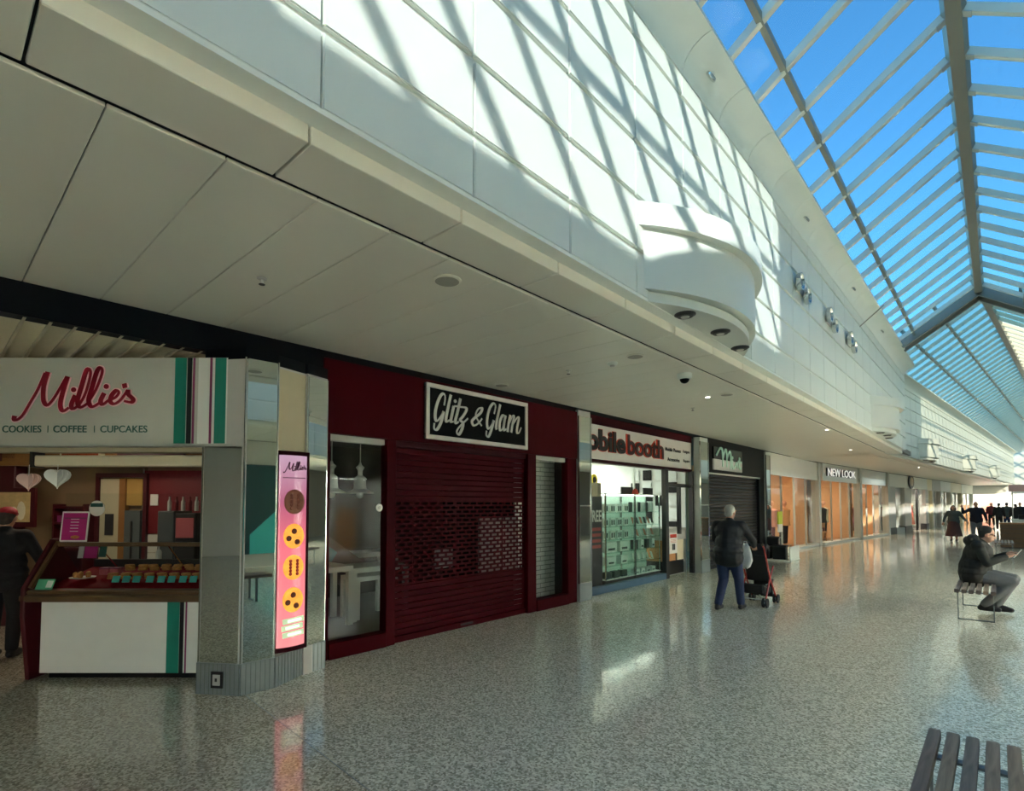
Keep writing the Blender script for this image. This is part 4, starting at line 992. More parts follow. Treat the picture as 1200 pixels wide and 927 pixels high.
def rail_of_clothes(F, x, y, n, cols, label, rot=0):
    t = empty('clothes_rail', F @ Matrix.Translation((x, y, 0.01)) @ Matrix.Rotation(RAD(rot), 4, 'Z'), label, 'clothes rail')
    L_ = 0.09*n
    MB().tube([(-0.05,0,0),(-0.05,0,1.45),(L_+0.05,0,1.45),(L_+0.05,0,0)], 0.014, 6).box(-0.1,0,-0.25,0.25,0,0.03).box(L_,L_+0.1,-0.25,0.25,0,0.03).build('rail', 'chrome', t)
    for k in range(n):
        h = random.uniform(0.7, 1.0)
        MB().prism([(-0.22,1.30),(-0.05,1.40),(0.05,1.40),(0.22,1.30),(0.20,1.38-h),(-0.20,1.38-h)], -0.03, 0.03, Matrix.Translation((0.09*k+0.04,0,0)) @ Matrix(((0,0,1,0),(1,0,0,0),(0,1,0,0),(0,0,0,1)))).build('garment', cols[k % len(cols)], t, bevel=0.01)
def clothes_bay(tag, F, x0, x1, lab, post=True):
    room(tag, F, x0+0.05, x1-0.05, 5.0, 2.85, 'tan_room', 'tan_floor', 'white_room', 0.35)
    f = T('shopfront_bay', F, x0, 0, 0, 'white framed glass clothes shop bay ' + lab, 'shopfront', 'clothes shop bays'); w = x1-x0
    MB().box(0, w, -0.02, 0.15, 2.56, 3.26).build('fascia', 'white_gloss', f)
    MB().box(0, w, -0.05, 0.25, 0, 0.09).build('plinth', 'white_paint', f)
    n = 4
    for k in range(n):
        if k == 1: continue
        MB().box(w*k/n+0.03, w*(k+1)/n-0.03, 0.05, 0.062, 0.09, 2.56).build('window_pane', 'shop_glass', f)
    for k in range(1, n): MB().box(w*k/n-0.02, w*k/n+0.02, 0.03, 0.09, 0.09, 2.56).build('mullion', 'grey_metal', f)
    if post:
        MB().box(w, w+0.32, -0.08, 0.2, 0, 3.26).build('pier', 'grey_metal', f)
    for j, (xx, yy) in enumerate(((0.3,1.0),(0.7,2.6))):
        l = T('downlight', F, x0+w*xx, yy, 2.84, 'warm ceiling light %s of the clothes shop bay %s' % (('near the glass','at the back')[j], lab), 'lamp', 'clothes shop lights')
        MB().box(-0.5, 0.5, -0.08, 0.08, -0.03, 0).build('diffuser', 'lamp_warm', l)
        area('lamp_light', l, 0, 0, -0.06, 1.6, 0.7, 15, (1,0.84,0.64))
clothes_bay('clothes_first', FL, 17.82, 23.9, 'next to the dark shutter')
clothes_bay('clothes_second', F2, 1.30, 6.15, 'under the black lettering')
clothes_bay('clothes_third', F2, 6.50, 11.2, 'right of the lettered bay')
nl = T('shop_sign', F2, 1.7, -0.02, 2.74, 'black edged white capital lettering on the clothes shop fascia', 'shop sign')
letters('NEW LOOK', mat('letter_black', (14,14,14), 0.3), nl, 0.0, 0.02, 3.75, 0.34, y=-0.001, depth=0.04, bold=0.02)
letters('NEW LOOK', mat('letter_white', (250,250,246), 0.5, var=0, emit=0.15), nl, 0.10, 0.03, 3.75, 0.32, y=-0.042, depth=0.015, bold=0.0)
for a, b, lab, s in ((19.35,19.6,'tan','x'),): pass
dw = T('display_wall', FL, 21.2, 1.2, 0, 'tan display wall with dark doorway inside the first clothes bay', 'display wall')
MB().box(0, 0.12, 0, 2.6, 0, 2.8).build('wall_board', 'tan', dw); MB().box(-0.02, 0, 0.9, 1.8, 0.5, 1.9).build('dark_recess', 'garment_black', dw)
tailor(FL, 20.6, 0.75, 'mannequin in rose top and wine trousers behind the first clothes bay glass', 'garment_rose', 'garment_wine')
tailor(FL, 22.4, 0.8, 'mannequin in tan coat near the pier of the first clothes bay', 'tan', 'garment_black')
rail_of_clothes(FL, 19.3, 1.5, 8, ['garment_black','garment_wine','garment_black'], 'rail of dark clothes at the left of the first clothes bay', 20)
rail_of_clothes(FL, 21.6, 1.4, 8, ['garment_black','garment_wine'], 'rail of dark clothes by the tan display wall', 90)
yb = T('yellow_stand', FL, 18.1, 0.62, 0.01, 'yellow and white advert stand just inside the first clothes bay', 'stand')
MB().box(0, 0.9, 0, 0.05, 1.55, 2.4).build('header', 'yellow', yb); MB().box(0, 0.9, 0, 0.05, 0, 1.1).build('lower_board', 'yellow', yb); MB().box(0.0,0.9,0.0,0.05,1.1,1.55).build('middle_board','garment_black',yb)
tailor(F2, 3.7, 0.8, 'mannequin in black top under the clothes shop lettering', 'garment_black', 'tan')
tailor(F2, 4.3, 0.9, 'mannequin in cream top beside the one in black', 'cream', 'garment_black')
rail_of_clothes(F2, 2.2, 1.6, 10, ['garment_black','tan','garment_wine'], 'rail of mixed clothes in the lettered bay', 10)
tb = T('display_table', F2, 2.2, 0.40, 0.01, 'low display table with folded clothes in the lettered bay', 'table')
MB().box(0,0.9,0,0.5,0.40,0.45).box(0.02,0.06,0.02,0.06,0,0.4).box(0.84,0.88,0.02,0.06,0,0.4).box(0.02,0.06,0.44,0.48,0,0.4).box(0.84,0.88,0.44,0.48,0,0.4).build('table_frame','tan',tb)
for k in range(3): MB().box(0.06+0.28*k,0.28+0.28*k,0.08,0.4,0.45,0.55+0.03*k).build('folded_pile',('garment_black','cream','garment_wine')[k],tb,bevel=0.02)
sf3 = T('display_wall', F2, 8.9, 1.0, 0, 'tan display wall with red framed poster in the third clothes bay', 'display wall')
MB().box(0, 0.12, 0, 2.2, 0, 2.7).build('wall_board', 'tan', sf3)
MB().box(-0.02, 0, 0.3, 1.0, 1.0, 1.8).build('poster', 'orange_red', sf3); MB().box(-0.03, -0.02, 0.4, 0.9, 1.1, 1.7).build('poster_print', 'cream', sf3)
tailor(F2, 8.0, 0.8, 'mannequin in wine dress in the third clothes bay', 'garment_wine', 'garment_black', dress=True)

# ------------------------------------------------------------------ shop with round emblem and red dress, then the far units
room('emblem', F2, 11.6, 21.4, 4, 2.7, 'pale_grey', 'pale_grey', 'white_room', 0.35)
ef = T('shopfront', F2, 11.55, 0, 0, 'white shopfront with a round black emblem and grey pilasters', 'shopfront')
MB().box(0, 9.9, -0.03, 0.2, 2.55, 3.25).build('fascia', 'white_paint', ef)
for a, b in ((0,1.3),(3.4,5.1),(9.2,9.9)):
    MB().box(a, b, -0.05, 0.25, 0.35, 2.55).build('pilaster', 'pale_grey', ef); MB().box(a-0.02, b+0.02, -0.08, 0.25, 0, 0.35).build('pilaster_base', 'charcoal', ef)
MB().box(1.3, 3.4, -0.04, 0.25, 0, 0.3).build('stall_riser', 'pale_grey', ef)
for a, b in ((1.3,3.4),(5.1,7.1),(7.2,9.2)): MB().box(a, b, 0.05, 0.06, 0.3, 2.55).build('window_pane', 'shop_glass', ef)
for a in (5.1, 7.1): MB().box(a, a+0.14, 0.0, 0.12, 0, 2.55).build('mullion', 'black', ef)
em = T('round_sign', F2, 16.6, -0.05, 2.93, 'round black emblem sign on the white fascia', 'shop sign')
MB().lathe([(0.42,0),(0.42,0.05),(0.40,0.06)], n=24, M=Matrix.Rotation(RAD(90),4,'X') @ Matrix.Scale(1.6,4,(1,0,0))).build('disc', 'black', em)
MB().lathe([(0.26,0.05),(0.26,0.07),(0.20,0.075)], n=24, M=Matrix.Rotation(RAD(90),4,'X') @ Matrix.Scale(1.6,4,(1,0,0))).build('ring', 'beige', em)
tailor(F2, 18.4, 0.38, 'mannequin in a long red dress in the emblem shop window', 'dress_red', 'dress_red', dress=True, z=0.03, h=1.95)
rdb = T('dark_backdrop', F2, 18.9, 0.62, 0.01, 'dark backdrop behind the red dress in the emblem shop', 'backdrop')
MB().box(-1.2, 1.4, 0, 0.05, 0, 2.5).build('board', mat('wine_dark', (60,20,22), 0.6), rdb)
MB().box(-0.9, -0.3, -0.03, 0, 0.3, 2.2).build('red_panel', 'dress_red', rdb)
tailor(F2, 13.6, 0.7, 'dark clothed mannequin in the left window of the emblem shop', 'garment_black', 'charcoal', z=0.02)
el = T('downlight', F2, 18.0, 0.45, 2.69, 'warm light in the emblem shop window', 'lamp')
MB().box(-0.4,0.4,-0.1,0.1,-0.03,0).build('diffuser', 'lamp_warm', el); area('lamp_light', el, 0,0,-0.06,0.7,0.2,40,(1,0.85,0.7))
units = [(21.5,23.3,'cream','garment_wine','narrow unit with wine coloured opening'),(23.4,26.2,'pale_grey','black','grey unit with a black doorway'),(26.3,30.5,'white_paint','tan','white unit with a lit tan interior'),
         (30.6,35.5,'cream','charcoal','cream unit with dark windows'),(35.6,41.8,'white_paint','black','last white unit before the end of the mall')]
for a, b, m1, m2, lab in units:
    u = T('shop_unit', F2, a, 0, 0, lab, 'shopfront', 'far shop units'); w = b-a
    MB().box(0, w, 0, 0.2, 2.5, 3.26).build('fascia', m1, u)
    MB().box(0, 0.35, -0.03, 0.25, 0, 2.5).build('pilaster', m1, u); MB().box(w-0.3, w, -0.03, 0.25, 0, 2.5).build('pilaster', m1, u)
    MB().box(0.35, w-0.3, 0.9, 1.0, 0, 2.5).build('interior', m2, u)
    MB().box(0.35, w-0.3, 0.1, 0.112, 0.1, 2.5).build('window_pane', 'shop_glass', u)
    MB().box(w/2-0.04, w/2+0.04, 0.06, 0.14, 0, 2.5).build('mullion', 'grey_metal', u)
    l = empty('lamp', Matrix.Translation((w/2, 0.5, 2.46)), parent=u); MB().box(-0.3,0.3,-0.06,0.06,0,0.03).build('diffuser', 'lamp_warm', l)

# ------------------------------------------------------------------ the opposite side of the mall
rw = MB().box(-7.85, 1.25, 0.0, 0.15, 0, 3.27).box(-19.5, -19.3, 0, 0.15, 0, 3.27).box(9.1, 12, 0, 0.15, 0, 3.27).box(-19.5,12,2.75,2.85,0,3.27)
prop(rw.build('wall_right', mat('right_wall', (206,206,198), 0.4), M=FRT), kind='structure')
rw = MB().box(-46, 4, 0, 0.15, 0, 3.4)
prop(rw.build('wall_right_far', mat('right_far', (120,118,112), 0.6), M=FR(5.4, 22, 0, -95)), kind='structure')
rw = MB().box(-44, 4, 0.0, 0.15, 3.3, 6.2).box(-44, 4, 0.0, 4, 3.3, 3.45)
prop(rw.build('wall_upper_right_far', 'white_paint', M=FR(2.9, 21, 0, -95)), kind='structure')
hd = T('hoarding', FRT, -2.2, -0.07, 0.35, 'teal and dark green hoarding with yellow capitals across the mall, seen in the mirrors', 'hoarding')
MB().box(-4.6, 1.9, 0, 0.03, 0, 2.3).build('board', mat('hoard_dark', (22,74,78), 0.35), hd)
for a, b in ((-4.4,-2.6),(-0.6,1.4)):
    MB().prism([(a,0),(b,0),(b,0.5),(a,2.2)], 0, 0.01, Matrix(((1,0,0,0),(0,0,-1,0),(0,1,0,0),(0,0,0,1)))).build('teal_shape', mat('hoard_teal', (70,196,196), 0.4), hd)
letters('MA', 'lime', hd, -2.2, 1.45, 0.7, 0.3, y=-0.005, depth=0.01, bold=0.03)
letters('AV', 'paper', hd, -2.1, 1.05, 0.4, 0.16, y=-0.005, depth=0.01, bold=0.02)
for k, (a, lab) in enumerate(((-9.8,'nearest added fill-light shop across the mall, right of the teal hoarding'),(-13.6,'middle added fill-light shop across the mall'),(-17.4,'farthest added fill-light shop across the mall'),(3.2,'added fill-light shop across the mall behind the camera'),(7.2,'last added fill-light shop behind the camera'))):
    u = T('shop_unit', FRT, a, 0.0, 0, lab, 'shopfront', 'added fill-light shops across the mall')  # unseen lit shops added to brighten the shaded side opposite
    MB().box(-1.88, 1.88, -0.04, 0.1, 2.45, 3.26).build('fascia', 'white_gloss', u)
    MB().box(-1.75, 1.75, 0.03, 0.042, 0.1, 2.45).build('window_pane', 'shop_glass', u)
    for b in (-1.88, -0.05, 1.73): MB().box(b, b+0.15, -0.03, 0.1, 0, 2.45).build('mullion', 'grey_metal', u)
    for n_, bx_ in (('back_wall',(-1.88,1.88,2.6,2.7,0,2.7)),('side_wall',(-1.88,-1.83,0.1,2.6,0,2.7)),('side_wall',(1.83,1.88,0.1,2.6,0,2.7)),('shop_ceiling',(-1.88,1.88,0.1,2.6,2.6,2.7)),('shop_floor',(-1.88,1.88,0.1,2.6,0.0,0.01))):
        MB().box(*bx_).build(n_, 'white_room', u)
    for b in (-1.0, 0.6): MB().box(b, b+0.5, 1.9, 2.4, 0.01, 1.5).build('display_unit', ('tan','garment_rose')[b > 0], u, bevel=0.02)
    l = empty('ceiling_light', Matrix.Translation((0, 1.2, 2.59)), parent=u); MB().box(-1.0, 1.0, -0.2, 0.2, -0.03, 0).build('diffuser', 'lamp_white', l)
    area('lamp_light', u, 0, 1.2, 2.5, 1.9, 0.4, 150, (0.98, 1.0, 0.95))  # strong lamp added as fill light
# ------------------------------------------------------------------ rounded bays on the upper wall
def arc(c, s, n=24):
    R_ = (c*c + s*s)/(2*s); a = math.asin(c/R_)
    return [(R_*math.sin(-a+2*a*k/n), -(R_*math.cos(-a+2*a*k/n)-(R_-s))) for k in range(n+1)]
def bay(F, x, wy, label):
    b = empty('rounded_bay', F @ Matrix.Translation((x, wy, 3.37)), label, 'wall bay', 'rounded bays on the upper wall')
    def seg(nm, c, s, z0, z1, bev=0.006):
        MB().prism(arc(c, s) + [(c, 0.0), (-c, 0.0)], z0, z1).build(nm, 'white_panel', b, smooth=30)
    seg('lower_rim', 1.16, 0.33, 0.0, 0.080); seg('drum', 1.23, 0.405, 0.095, 0.615); seg('rim_joint', 1.14, 0.30, 0.080, 0.095); seg('top_band', 1.31, 0.485, 0.615, 0.815)
    for k, (dx, y) in enumerate(((-0.65,-0.10),(0.06,-0.15),(0.76,-0.10))):
        l = empty('downlight', Matrix.Translation((dx, y, 0)), parent=b)
        MB().lathe([(0.095,0.0),(0.095,-0.008),(0.080,-0.014),(0.07,-0.024),(0.05,-0.026)], n=20).build('bezel', 'charcoal', l, smooth=30)
        MB().lathe([(0.04,-0.026),(0.035,-0.032)], n=16).build('lens', 'pale_grey', l)
bay(FL, 5.29, -3.135, 'large white rounded bay with three downlights on the sunlit upper wall')
bay(FL, 16.3, -3.135, 'smaller looking white rounded bay on the shaded end of the near upper wall')
bay(F2, 4.6, -2.80, 'first white rounded bay on the far upper wall')
bay(F2, 15.2, -2.80, 'second white rounded bay on the far upper wall')
bay(F2, 26, -2.80, 'most distant white rounded bay on the far upper wall')

def spots(x, label):
    t = empty('twin_spotlight', FL @ Matrix.Translation((x, -3.135, 4.90)), label, 'spotlight', 'twin wall spotlights')
    MB().box(-0.18, 0.18, -0.02, 0.0, -0.06, 0.06).build('bracket', 'pale_grey', t)
    for dx, dz in ((-0.20, 0.05), (0.20, -0.05)):
        Mx = Matrix.Translation((dx, -0.02, dz)) @ Matrix.Rotation(RAD(90), 4, 'X')
        h = MB().lathe([(0.05,0.0),(0.11,0.01),(0.13,0.03),(0.13,0.085),(0.115,0.085),(0.10,0.06)], n=22, M=Mx).build('housing', 'chrome', t, smooth=30)
        MB().lathe([(0.10,0.055),(0.05,0.065)], n=20, M=Mx).build('lamp_face', mat('lamp_dark', (66,62,52), 0.3), h)
spots(8.93, 'pair of round spotlights nearest the sunlit edge of the upper wall')
spots(10.82, 'middle pair of round spotlights on the shaded upper wall')
spots(12.6, 'farthest pair of round spotlights on the shaded upper wall')
for x, lab in ((5.29,'nearest small fitting on the curved cove above the large bay'),(8.98,'second small fitting along the curved cove'),(12.59,'third small fitting along the curved cove'),(16.2,'farthest small fitting along the near cove')):
    t = empty('cove_light', FL @ Matrix.Translation((x, -3.25, 5.985)), lab, 'light fitting', 'cove fittings')
    Mx = Matrix.Rotation(RAD(50), 4, 'X')
    MB().lathe([(0.045,-0.01),(0.05,0.0),(0.045,0.02),(0.03,0.025)], n=16, M=Mx @ Matrix.Scale(1.6, 4, (1,0,0))).build('bezel', 'chrome', t, smooth=30)
    MB().ell((0,-0.02,0.02), (0.03,0.02,0.02), 10, M=Mx).build('lens', 'paper', t)
for x, z0 in ((14.0, 5.72), (25.0, 5.0)):
    pass
tr_ = MB().tube([(13.9,-3.12,5.55),(14.6,-3.5,6.15)], 0.012, 6)
prop(tr_.build('roof_tie_rod', 'ridge_metal', M=FL), kind='structure')

# ------------------------------------------------------------------ fittings in the soffit
def soffit(name, X, Y, label, cat, group=None): return empty(name, Matrix.Translation((X, Y, ZC)), label, cat, group)
for X, Y, lab, r in ((-2.94,2.55,'round grey ceiling speaker near the bulkhead, closest to the camera',0.105),(-2.93,5.28,'round flush ceiling speaker behind the smoke detector',0.10),(-5.02,5.35,'round flush ceiling speaker just above the black sign',0.10),(-2.96,8.07,'round flush ceiling speaker beyond the dome camera',0.10)):
    t = soffit('ceiling_speaker', X, Y, lab, 'speaker', 'ceiling speakers')
    MB().lathe([(r,0.0),(r,-0.008),(r*0.86,-0.014)], n=24).build('ring', 'ceiling_paint', t, smooth=30)
    MB().lathe([(r*0.84,-0.0141),(r*0.5,-0.018)], n=24).build('grille', mat('grille', (150,148,136), 0.6, bump=0.6, bscale=300), t)
for X, Y, lab in ((-3.91,1.63,'sprinkler head in the ceiling above the corner column'),(-3.86,5.31,'sprinkler head in the ceiling right of the black sign'),(-3.82,8.84,'sprinkler head in the ceiling by the phone shop')):
    t = soffit('sprinkler', X, Y, lab, 'sprinkler', 'sprinkler heads')
    MB().lathe([(0.035,0.0),(0.035,-0.006),(0.012,-0.012),(0.01,-0.04)], n=14).build('stem', 'pale_grey', t)
    MB().lathe([(0.022,-0.045),(0.022,-0.049)], n=12).build('deflector', 'charcoal', t)
t = soffit('smoke_detector', -3.27, 5.36, 'white smoke detector on the ceiling', 'detector')
MB().lathe([(0.06,0),(0.06,-0.015),(0.045,-0.03)], n=20).build('base', 'white_paint', t, smooth=30); MB().lathe([(0.03,-0.03),(0.025,-0.048)], n=16).build('sensor', 'pale_grey', t)
t = soffit('dome_camera', -2.88, 6.43, 'white and black dome security camera on the ceiling', 'camera')
MB().lathe([(0.09,0),(0.09,-0.05),(0.075,-0.07)], n=20).build('housing', 'white_paint', t, smooth=30); MB().ell((0,0,-0.07), (0.06,0.06,0.055), 16).build('dome', 'black_gloss', t, smooth=True)
for X, Y, lab in ((-3.25,8.07,'small lit ceiling downlight nearest the phone shop'),(-3.27,18.98,'small lit ceiling downlight in front of the clothes shop'),(-2.75,13.4,'small lit ceiling downlight in front of the dark shutter'),(-2.6,30.3,'small lit ceiling downlight beyond the bend')):
    t = soffit('ceiling_downlight', X, Y, lab, 'lamp', 'ceiling downlights')
    MB().lathe([(0.05,0),(0.05,-0.008)], n=18).build('ring', 'pale_grey', t); MB().lathe([(0.035,-0.0081),(0.03,-0.012)], n=16).build('lens', 'lamp_white', t)

# ------------------------------------------------------------------ benches
def grain(name, c):
    m = mat(name, c, 0.55, var=0.0)
    N = m.node_tree.nodes; L = m.node_tree.links; P = N['Principled BSDF']
    tc = N['Texture Coordinate']; mp_ = N.new('ShaderNodeMapping'); mp_.inputs['Scale'].default_value = (45, 3, 45)
    nz = N.new('ShaderNodeTexNoise'); nz.inputs['Scale'].default_value = 1.0; nz.inputs['Detail'].default_value = 5; nz.inputs['Distortion'].default_value = 0.6
    L.new(tc.outputs['Object'], mp_.inputs[0]); L.new(mp_.outputs[0], nz.inputs['Vector'])
    r = N.new('ShaderNodeValToRGB'); a = lin(c); r.color_ramp.elements[0].color = tuple(x*0.6 for x in a[:3]) + (1,); r.color_ramp.elements[1].color = tuple(min(1, x*1.35) for x in a[:3]) + (1,)
    r.color_ramp.elements[0].position = 0.3; r.color_ramp.elements[1].position = 0.72
    L.new(nz.outputs['Fac'], r.inputs[0]); L.new(r.outputs[0], P.inputs['Base Color'])
    bp = N.new('ShaderNodeBump'); bp.inputs['Strength'].default_value = 0.25; bp.inputs['Distance'].default_value = 0.004
    L.new(nz.outputs['Fac'], bp.inputs['Height']); L.new(bp.outputs[0], P.inputs['Normal'])
    return m
WG = [grain('weathered_wood_%d' % k, c) for k, c in enumerate(((112,98,90),(132,116,100),(118,106,98),(136,118,102),(146,124,104)))]
def bench(X, Y, label, L_=1.9):
    b = empty('slatted_bench', Matrix.Translation((X, Y, 0)), label, 'bench', 'slatted wooden benches')
    sm = [MB().box(0, 0.052, 0, L_, 0.398, 0.45).mesh('slat', 0.004, 2) for _ in WG]
    for me, m in zip(sm, WG): me.materials.append(m)
    for k in range(6): obj('slat', sm[k % 5], WG[0], b, M=Matrix.Translation((0.077*k, 0, 0)))
    for y in (0.22, L_-0.27):
        MB().box(0.0, 0.437, y, y+0.05, 0.385, 0.398).build('cross_bar', 'steel_dark', b)
        for x in (0.02, 0.405): MB().box(x, x+0.012, y+0.005, y+0.045, 0.0, 0.385).build('leg', 'steel_dark', b)
        MB().box(0.02, 0.417, y+0.005, y+0.045, 0.0, 0.010).build('foot_bar', 'steel_dark', b)
bench(-0.307, 1.78, 'weathered slatted bench in the near right corner')
bench(-0.487, 9.82, 'slatted bench the man in the hooded jacket sits on')
bench(-0.10, 22.1, 'empty slatted bench farther along the mall')

# ------------------------------------------------------------------ people
def blob(parts, voxel, name, m, parent, smooth=4, M=None):
    mb = MB()
    for p in parts:
        if p[0] == 'c': mb.caps(p[1], p[2], p[3], p[4], 14)
        else: mb.ell(p[1], p[2], 16, M=p[3] if len(p) > 3 else None)
    me = bpy.data.meshes.new(name); me.from_pydata(mb.v, [], mb.f)
    bm = bmesh.new(); bm.from_mesh(me); bmesh.ops.recalc_face_normals(bm, faces=bm.faces); bm.to_mesh(me); bm.free()
    o = bpy.data.objects.new(name, me); COL.objects.link(o)
    r = o.modifiers.new('r', 'REMESH'); r.mode = 'VOXEL'; r.voxel_size = voxel; r.use_smooth_shade = True
    s = o.modifiers.new('s', 'SMOOTH'); s.iterations = smooth; s.factor = 0.5
    dg = bpy.context.evaluated_depsgraph_get()
    n = bpy.data.meshes.new_from_object(o.evaluated_get(dg)); bpy.data.objects.remove(o)
    n.name = name; n.materials.clear(); n.materials.append(MATS[m] if isinstance(m, str) else m)
    for p in n.polygons: p.use_smooth = True
    q = bpy.data.objects.new(name, n); COL.objects.link(q)
    if parent: q.parent = parent
    if M is not None: q.matrix_local = M
    return q

BASE = dict(pelvis=(0,0,.93), waist=(0,.01,1.08), chest=(0,0,1.27), neck=(0,.0,1.44), head=(0,.03,1.585),
            shR=(.185,0,1.385), elR=(.25,-.03,1.11), wrR=(.27,.06,.88), shL=(-.185,0,1.385), elL=(-.25,-.03,1.11), wrL=(-.27,.06,.88),
            hipR=(.09,0,.90), knR=(.10,.03,.50), anR=(.10,-.02,.085), hipL=(-.09,0,.90), knL=(-.10,.03,.50), anL=(-.10,-.02,.085), footR=0, footL=0)
def hand(w, d, side, grip=0.35):
    """palm, four unequal bent fingers and a thumb; d: direction of the forearm"""
    w = Vector(w); d = Vector(d).normalized(); up = Vector((0,0,1)) if abs(d.z) < 0.8 else Vector((0,1,0))
    a = d.cross(up).normalized(); b = a.cross(d)
    P = [('c', w, w+d*0.075, 0.026, 0.030), ('c', w+d*0.045-a*0.022, w+d*0.08-a*0.026, 0.017, 0.016), ('c', w+d*0.045+a*0.022, w+d*0.08+a*0.026, 0.017, 0.016)]
    for k, L_ in enumerate((0.072, 0.082, 0.076, 0.058)):
        r = w + d*0.085 + a*(-0.033+0.022*k)
        m = r + d*L_*0.5 - b*L_*0.25*grip; e = m + d*L_*0.45*(1-grip) - b*L_*0.6*grip
        P += [('c', r, m, 0.0095, 0.009), ('c', m, e, 0.009, 0.0075)]
    t0 = w + d*0.03 - a*0.03*side; t1 = t0 + d*0.035 - a*0.03*side; t2 = t1 + d*0.03 - a*0.004*side - b*0.008
    P += [('c', t0, t1, 0.013, 0.011), ('c', t1, t2, 0.011, 0.008)]
    return P
def person(label, F, h, pose, top, legs, shoe, hair, vox=0.012, bulk=1.0, hood=False, skirt=None, cap=None, bald=False, top_len=0.0):
    J = dict(BASE); J.update(pose); s = h/1.70
    J = {k: (Vector(v)*s if isinstance(v, tuple) else v) for k, v in J.items()}
    V = Vector; B = bulk
    hd = J['head']; nk = J['neck']
    fw = J.get('face', V((0,1,0))).normalized(); rt = fw.cross(V((0,0,1))).normalized()
    def hp(x, y, z): return hd + rt*x*s + fw*y*s + V((0,0,1))*z*s
    Mh = Matrix((rt, fw, rt.cross(fw))).transposed().to_4x4()
    body = [('e', hp(0,-.012,.025), (.073*s,.092*s,.095*s), Mh), ('e', hp(0,.014,-.045), (.056*s,.062*s,.075*s), Mh), ('c', hp(0,.080,.0), hp(0,.090,-.022), .009*s, .013*s),
            ('e', hp(.075,-.005,-.01), (.012*s,.022*s,.032*s), Mh), ('e', hp(-.075,-.005,-.01), (.012*s,.022*s,.032*s), Mh), ('c', hp(-.02,.066,-.062), hp(.02,.066,-.062), .009*s, .009*s),
            ('c', hp(-.05,.068,.025), hp(.05,.068,.025), .016*s, .016*s),
            ('c', nk, hp(0,-.02,-.04), .056*s, .052*s), ('e', J['chest'], (.155*s,.10*s,.17*s)), ('e', J['waist'], (.135*s,.095*s,.14*s)), ('e', J['pelvis'], (.15*s,.105*s,.12*s)),
            ('c', J['shR'], J['shL'], .055*s, .055*s), ('c', J['chest'], J['waist'], .10*s, .10*s), ('c', J['waist'], J['pelvis'], .10*s, .10*s)]
    sh_p = []; tr_p = []; jk = [('e', J['chest'], (.18*s*B,.125*s*B,.19*s)), ('e', J['waist'], (.172*s*B,.135*s*B,.17*s)), ('c', J['pelvis']+V((-.06*s*B,0,-.02-top_len*.5)), J['pelvis']+V((.06*s*B,0,-.02-top_len*.5)), .125*s*B, .125*s*B),
            ('c', J['shR'], J['shL'], .072*s, .072*s), ('c', J['chest'], nk, .12*s, .07*s), ('c', J['waist'], J['chest'], .13*s*B, .13*s*B), ('c', J['waist'], J['pelvis'], .145*s*B, .145*s*B), ('e', J['pelvis']+V((0,0,.04)), (.19*s*B,.145*s*B,.12*s))]
    if hood: jk += [('c', nk + V((-.11,-.08,.03))*s - fw*0.02, nk + V((.11,-.08,.03))*s - fw*0.02, .078*s, .078*s), ('e', nk + V((0,-.13,.01))*s, (.15*s,.09*s,.085*s)), ('c', J['shR'], J['shL'], .088*s, .088*s)]
    else: jk += [('c', nk - V((0,0,.04))*s, nk + V((0,0,.015))*s, .072*s, .066*s)]
    for sd, q in (('R', 1), ('L', -1)):
        a, e, w = J['sh'+sd], J['el'+sd], J['wr'+sd]; d = (w-e).normalized()
        body += [('c', a, e, .050*s, .040*s), ('c', e, w, .040*s, .027*s)] + hand(w, d, q)
        jk += [('c', a, e, .074*s, .060*s), ('c', e, w-d*0.015, .060*s, .046*s)]
        hp_, kn, an = J['hip'+sd], J['kn'+sd], J['an'+sd]
        f = J['foot'+sd]; ang = f if isinstance(f, (int, float)) else 0
        fd = V((math.sin(ang)*1.0, math.cos(ang), -0.12)); toe = an + fd*0.17*s - V((0,0,.025))*s
        body += [('c', hp_, kn, .078*s, .055*s), ('c', kn, an, .055*s, .038*s), ('c', an, toe, .036*s, .028*s)]
        tr_p += [('c', hp_, kn, .095*s*B, .078*s), ('c', kn, an + (kn-an).normalized()*0.03, .078*s, .062*s)]
        heel = an - V((0,0,.045))*s - fd*0.035*s
        sh_p += [('c', an, heel, .046*s, .040*s), ('c', heel, toe, .040*s, .038*s), ('c', an, toe, .048*s, .034*s)]
    tr_p += [('e', J['pelvis'], (.15*s*B,.11*s*B,.12*s))]
    p = blob(body, vox*0.8, 'person', 'skin', None, 3, F)
    prop(p, label, 'person')
    if skirt:
        pv = J['pelvis']; sk_ = MB().lathe([(.15*s,pv.z+.10*s),(.20*s,pv.z),(.27*s,.55*s),(.33*s,.26*s),(.31*s,.25*s)], (pv.x,pv.y,0), 22).build('skirt', skirt, p, smooth=60)
    else:
        blob(tr_p, vox, 'trousers', legs, p)
    blob(jk, vox, 'jacket', top, p)
    blob(sh_p, vox, 'shoes', shoe, p)
    if cap:
        blob([('e', hp(0,-.012,.06), (.09*s,.105*s,.075*s), Mh), ('c', hp(-.04,.09,.045), hp(.04,.09,.045), .02*s, .02*s), ('c', hp(-.03,.13,.04), hp(.03,.13,.04), .014*s, .014*s)], vox*0.8, 'cap', cap, p)
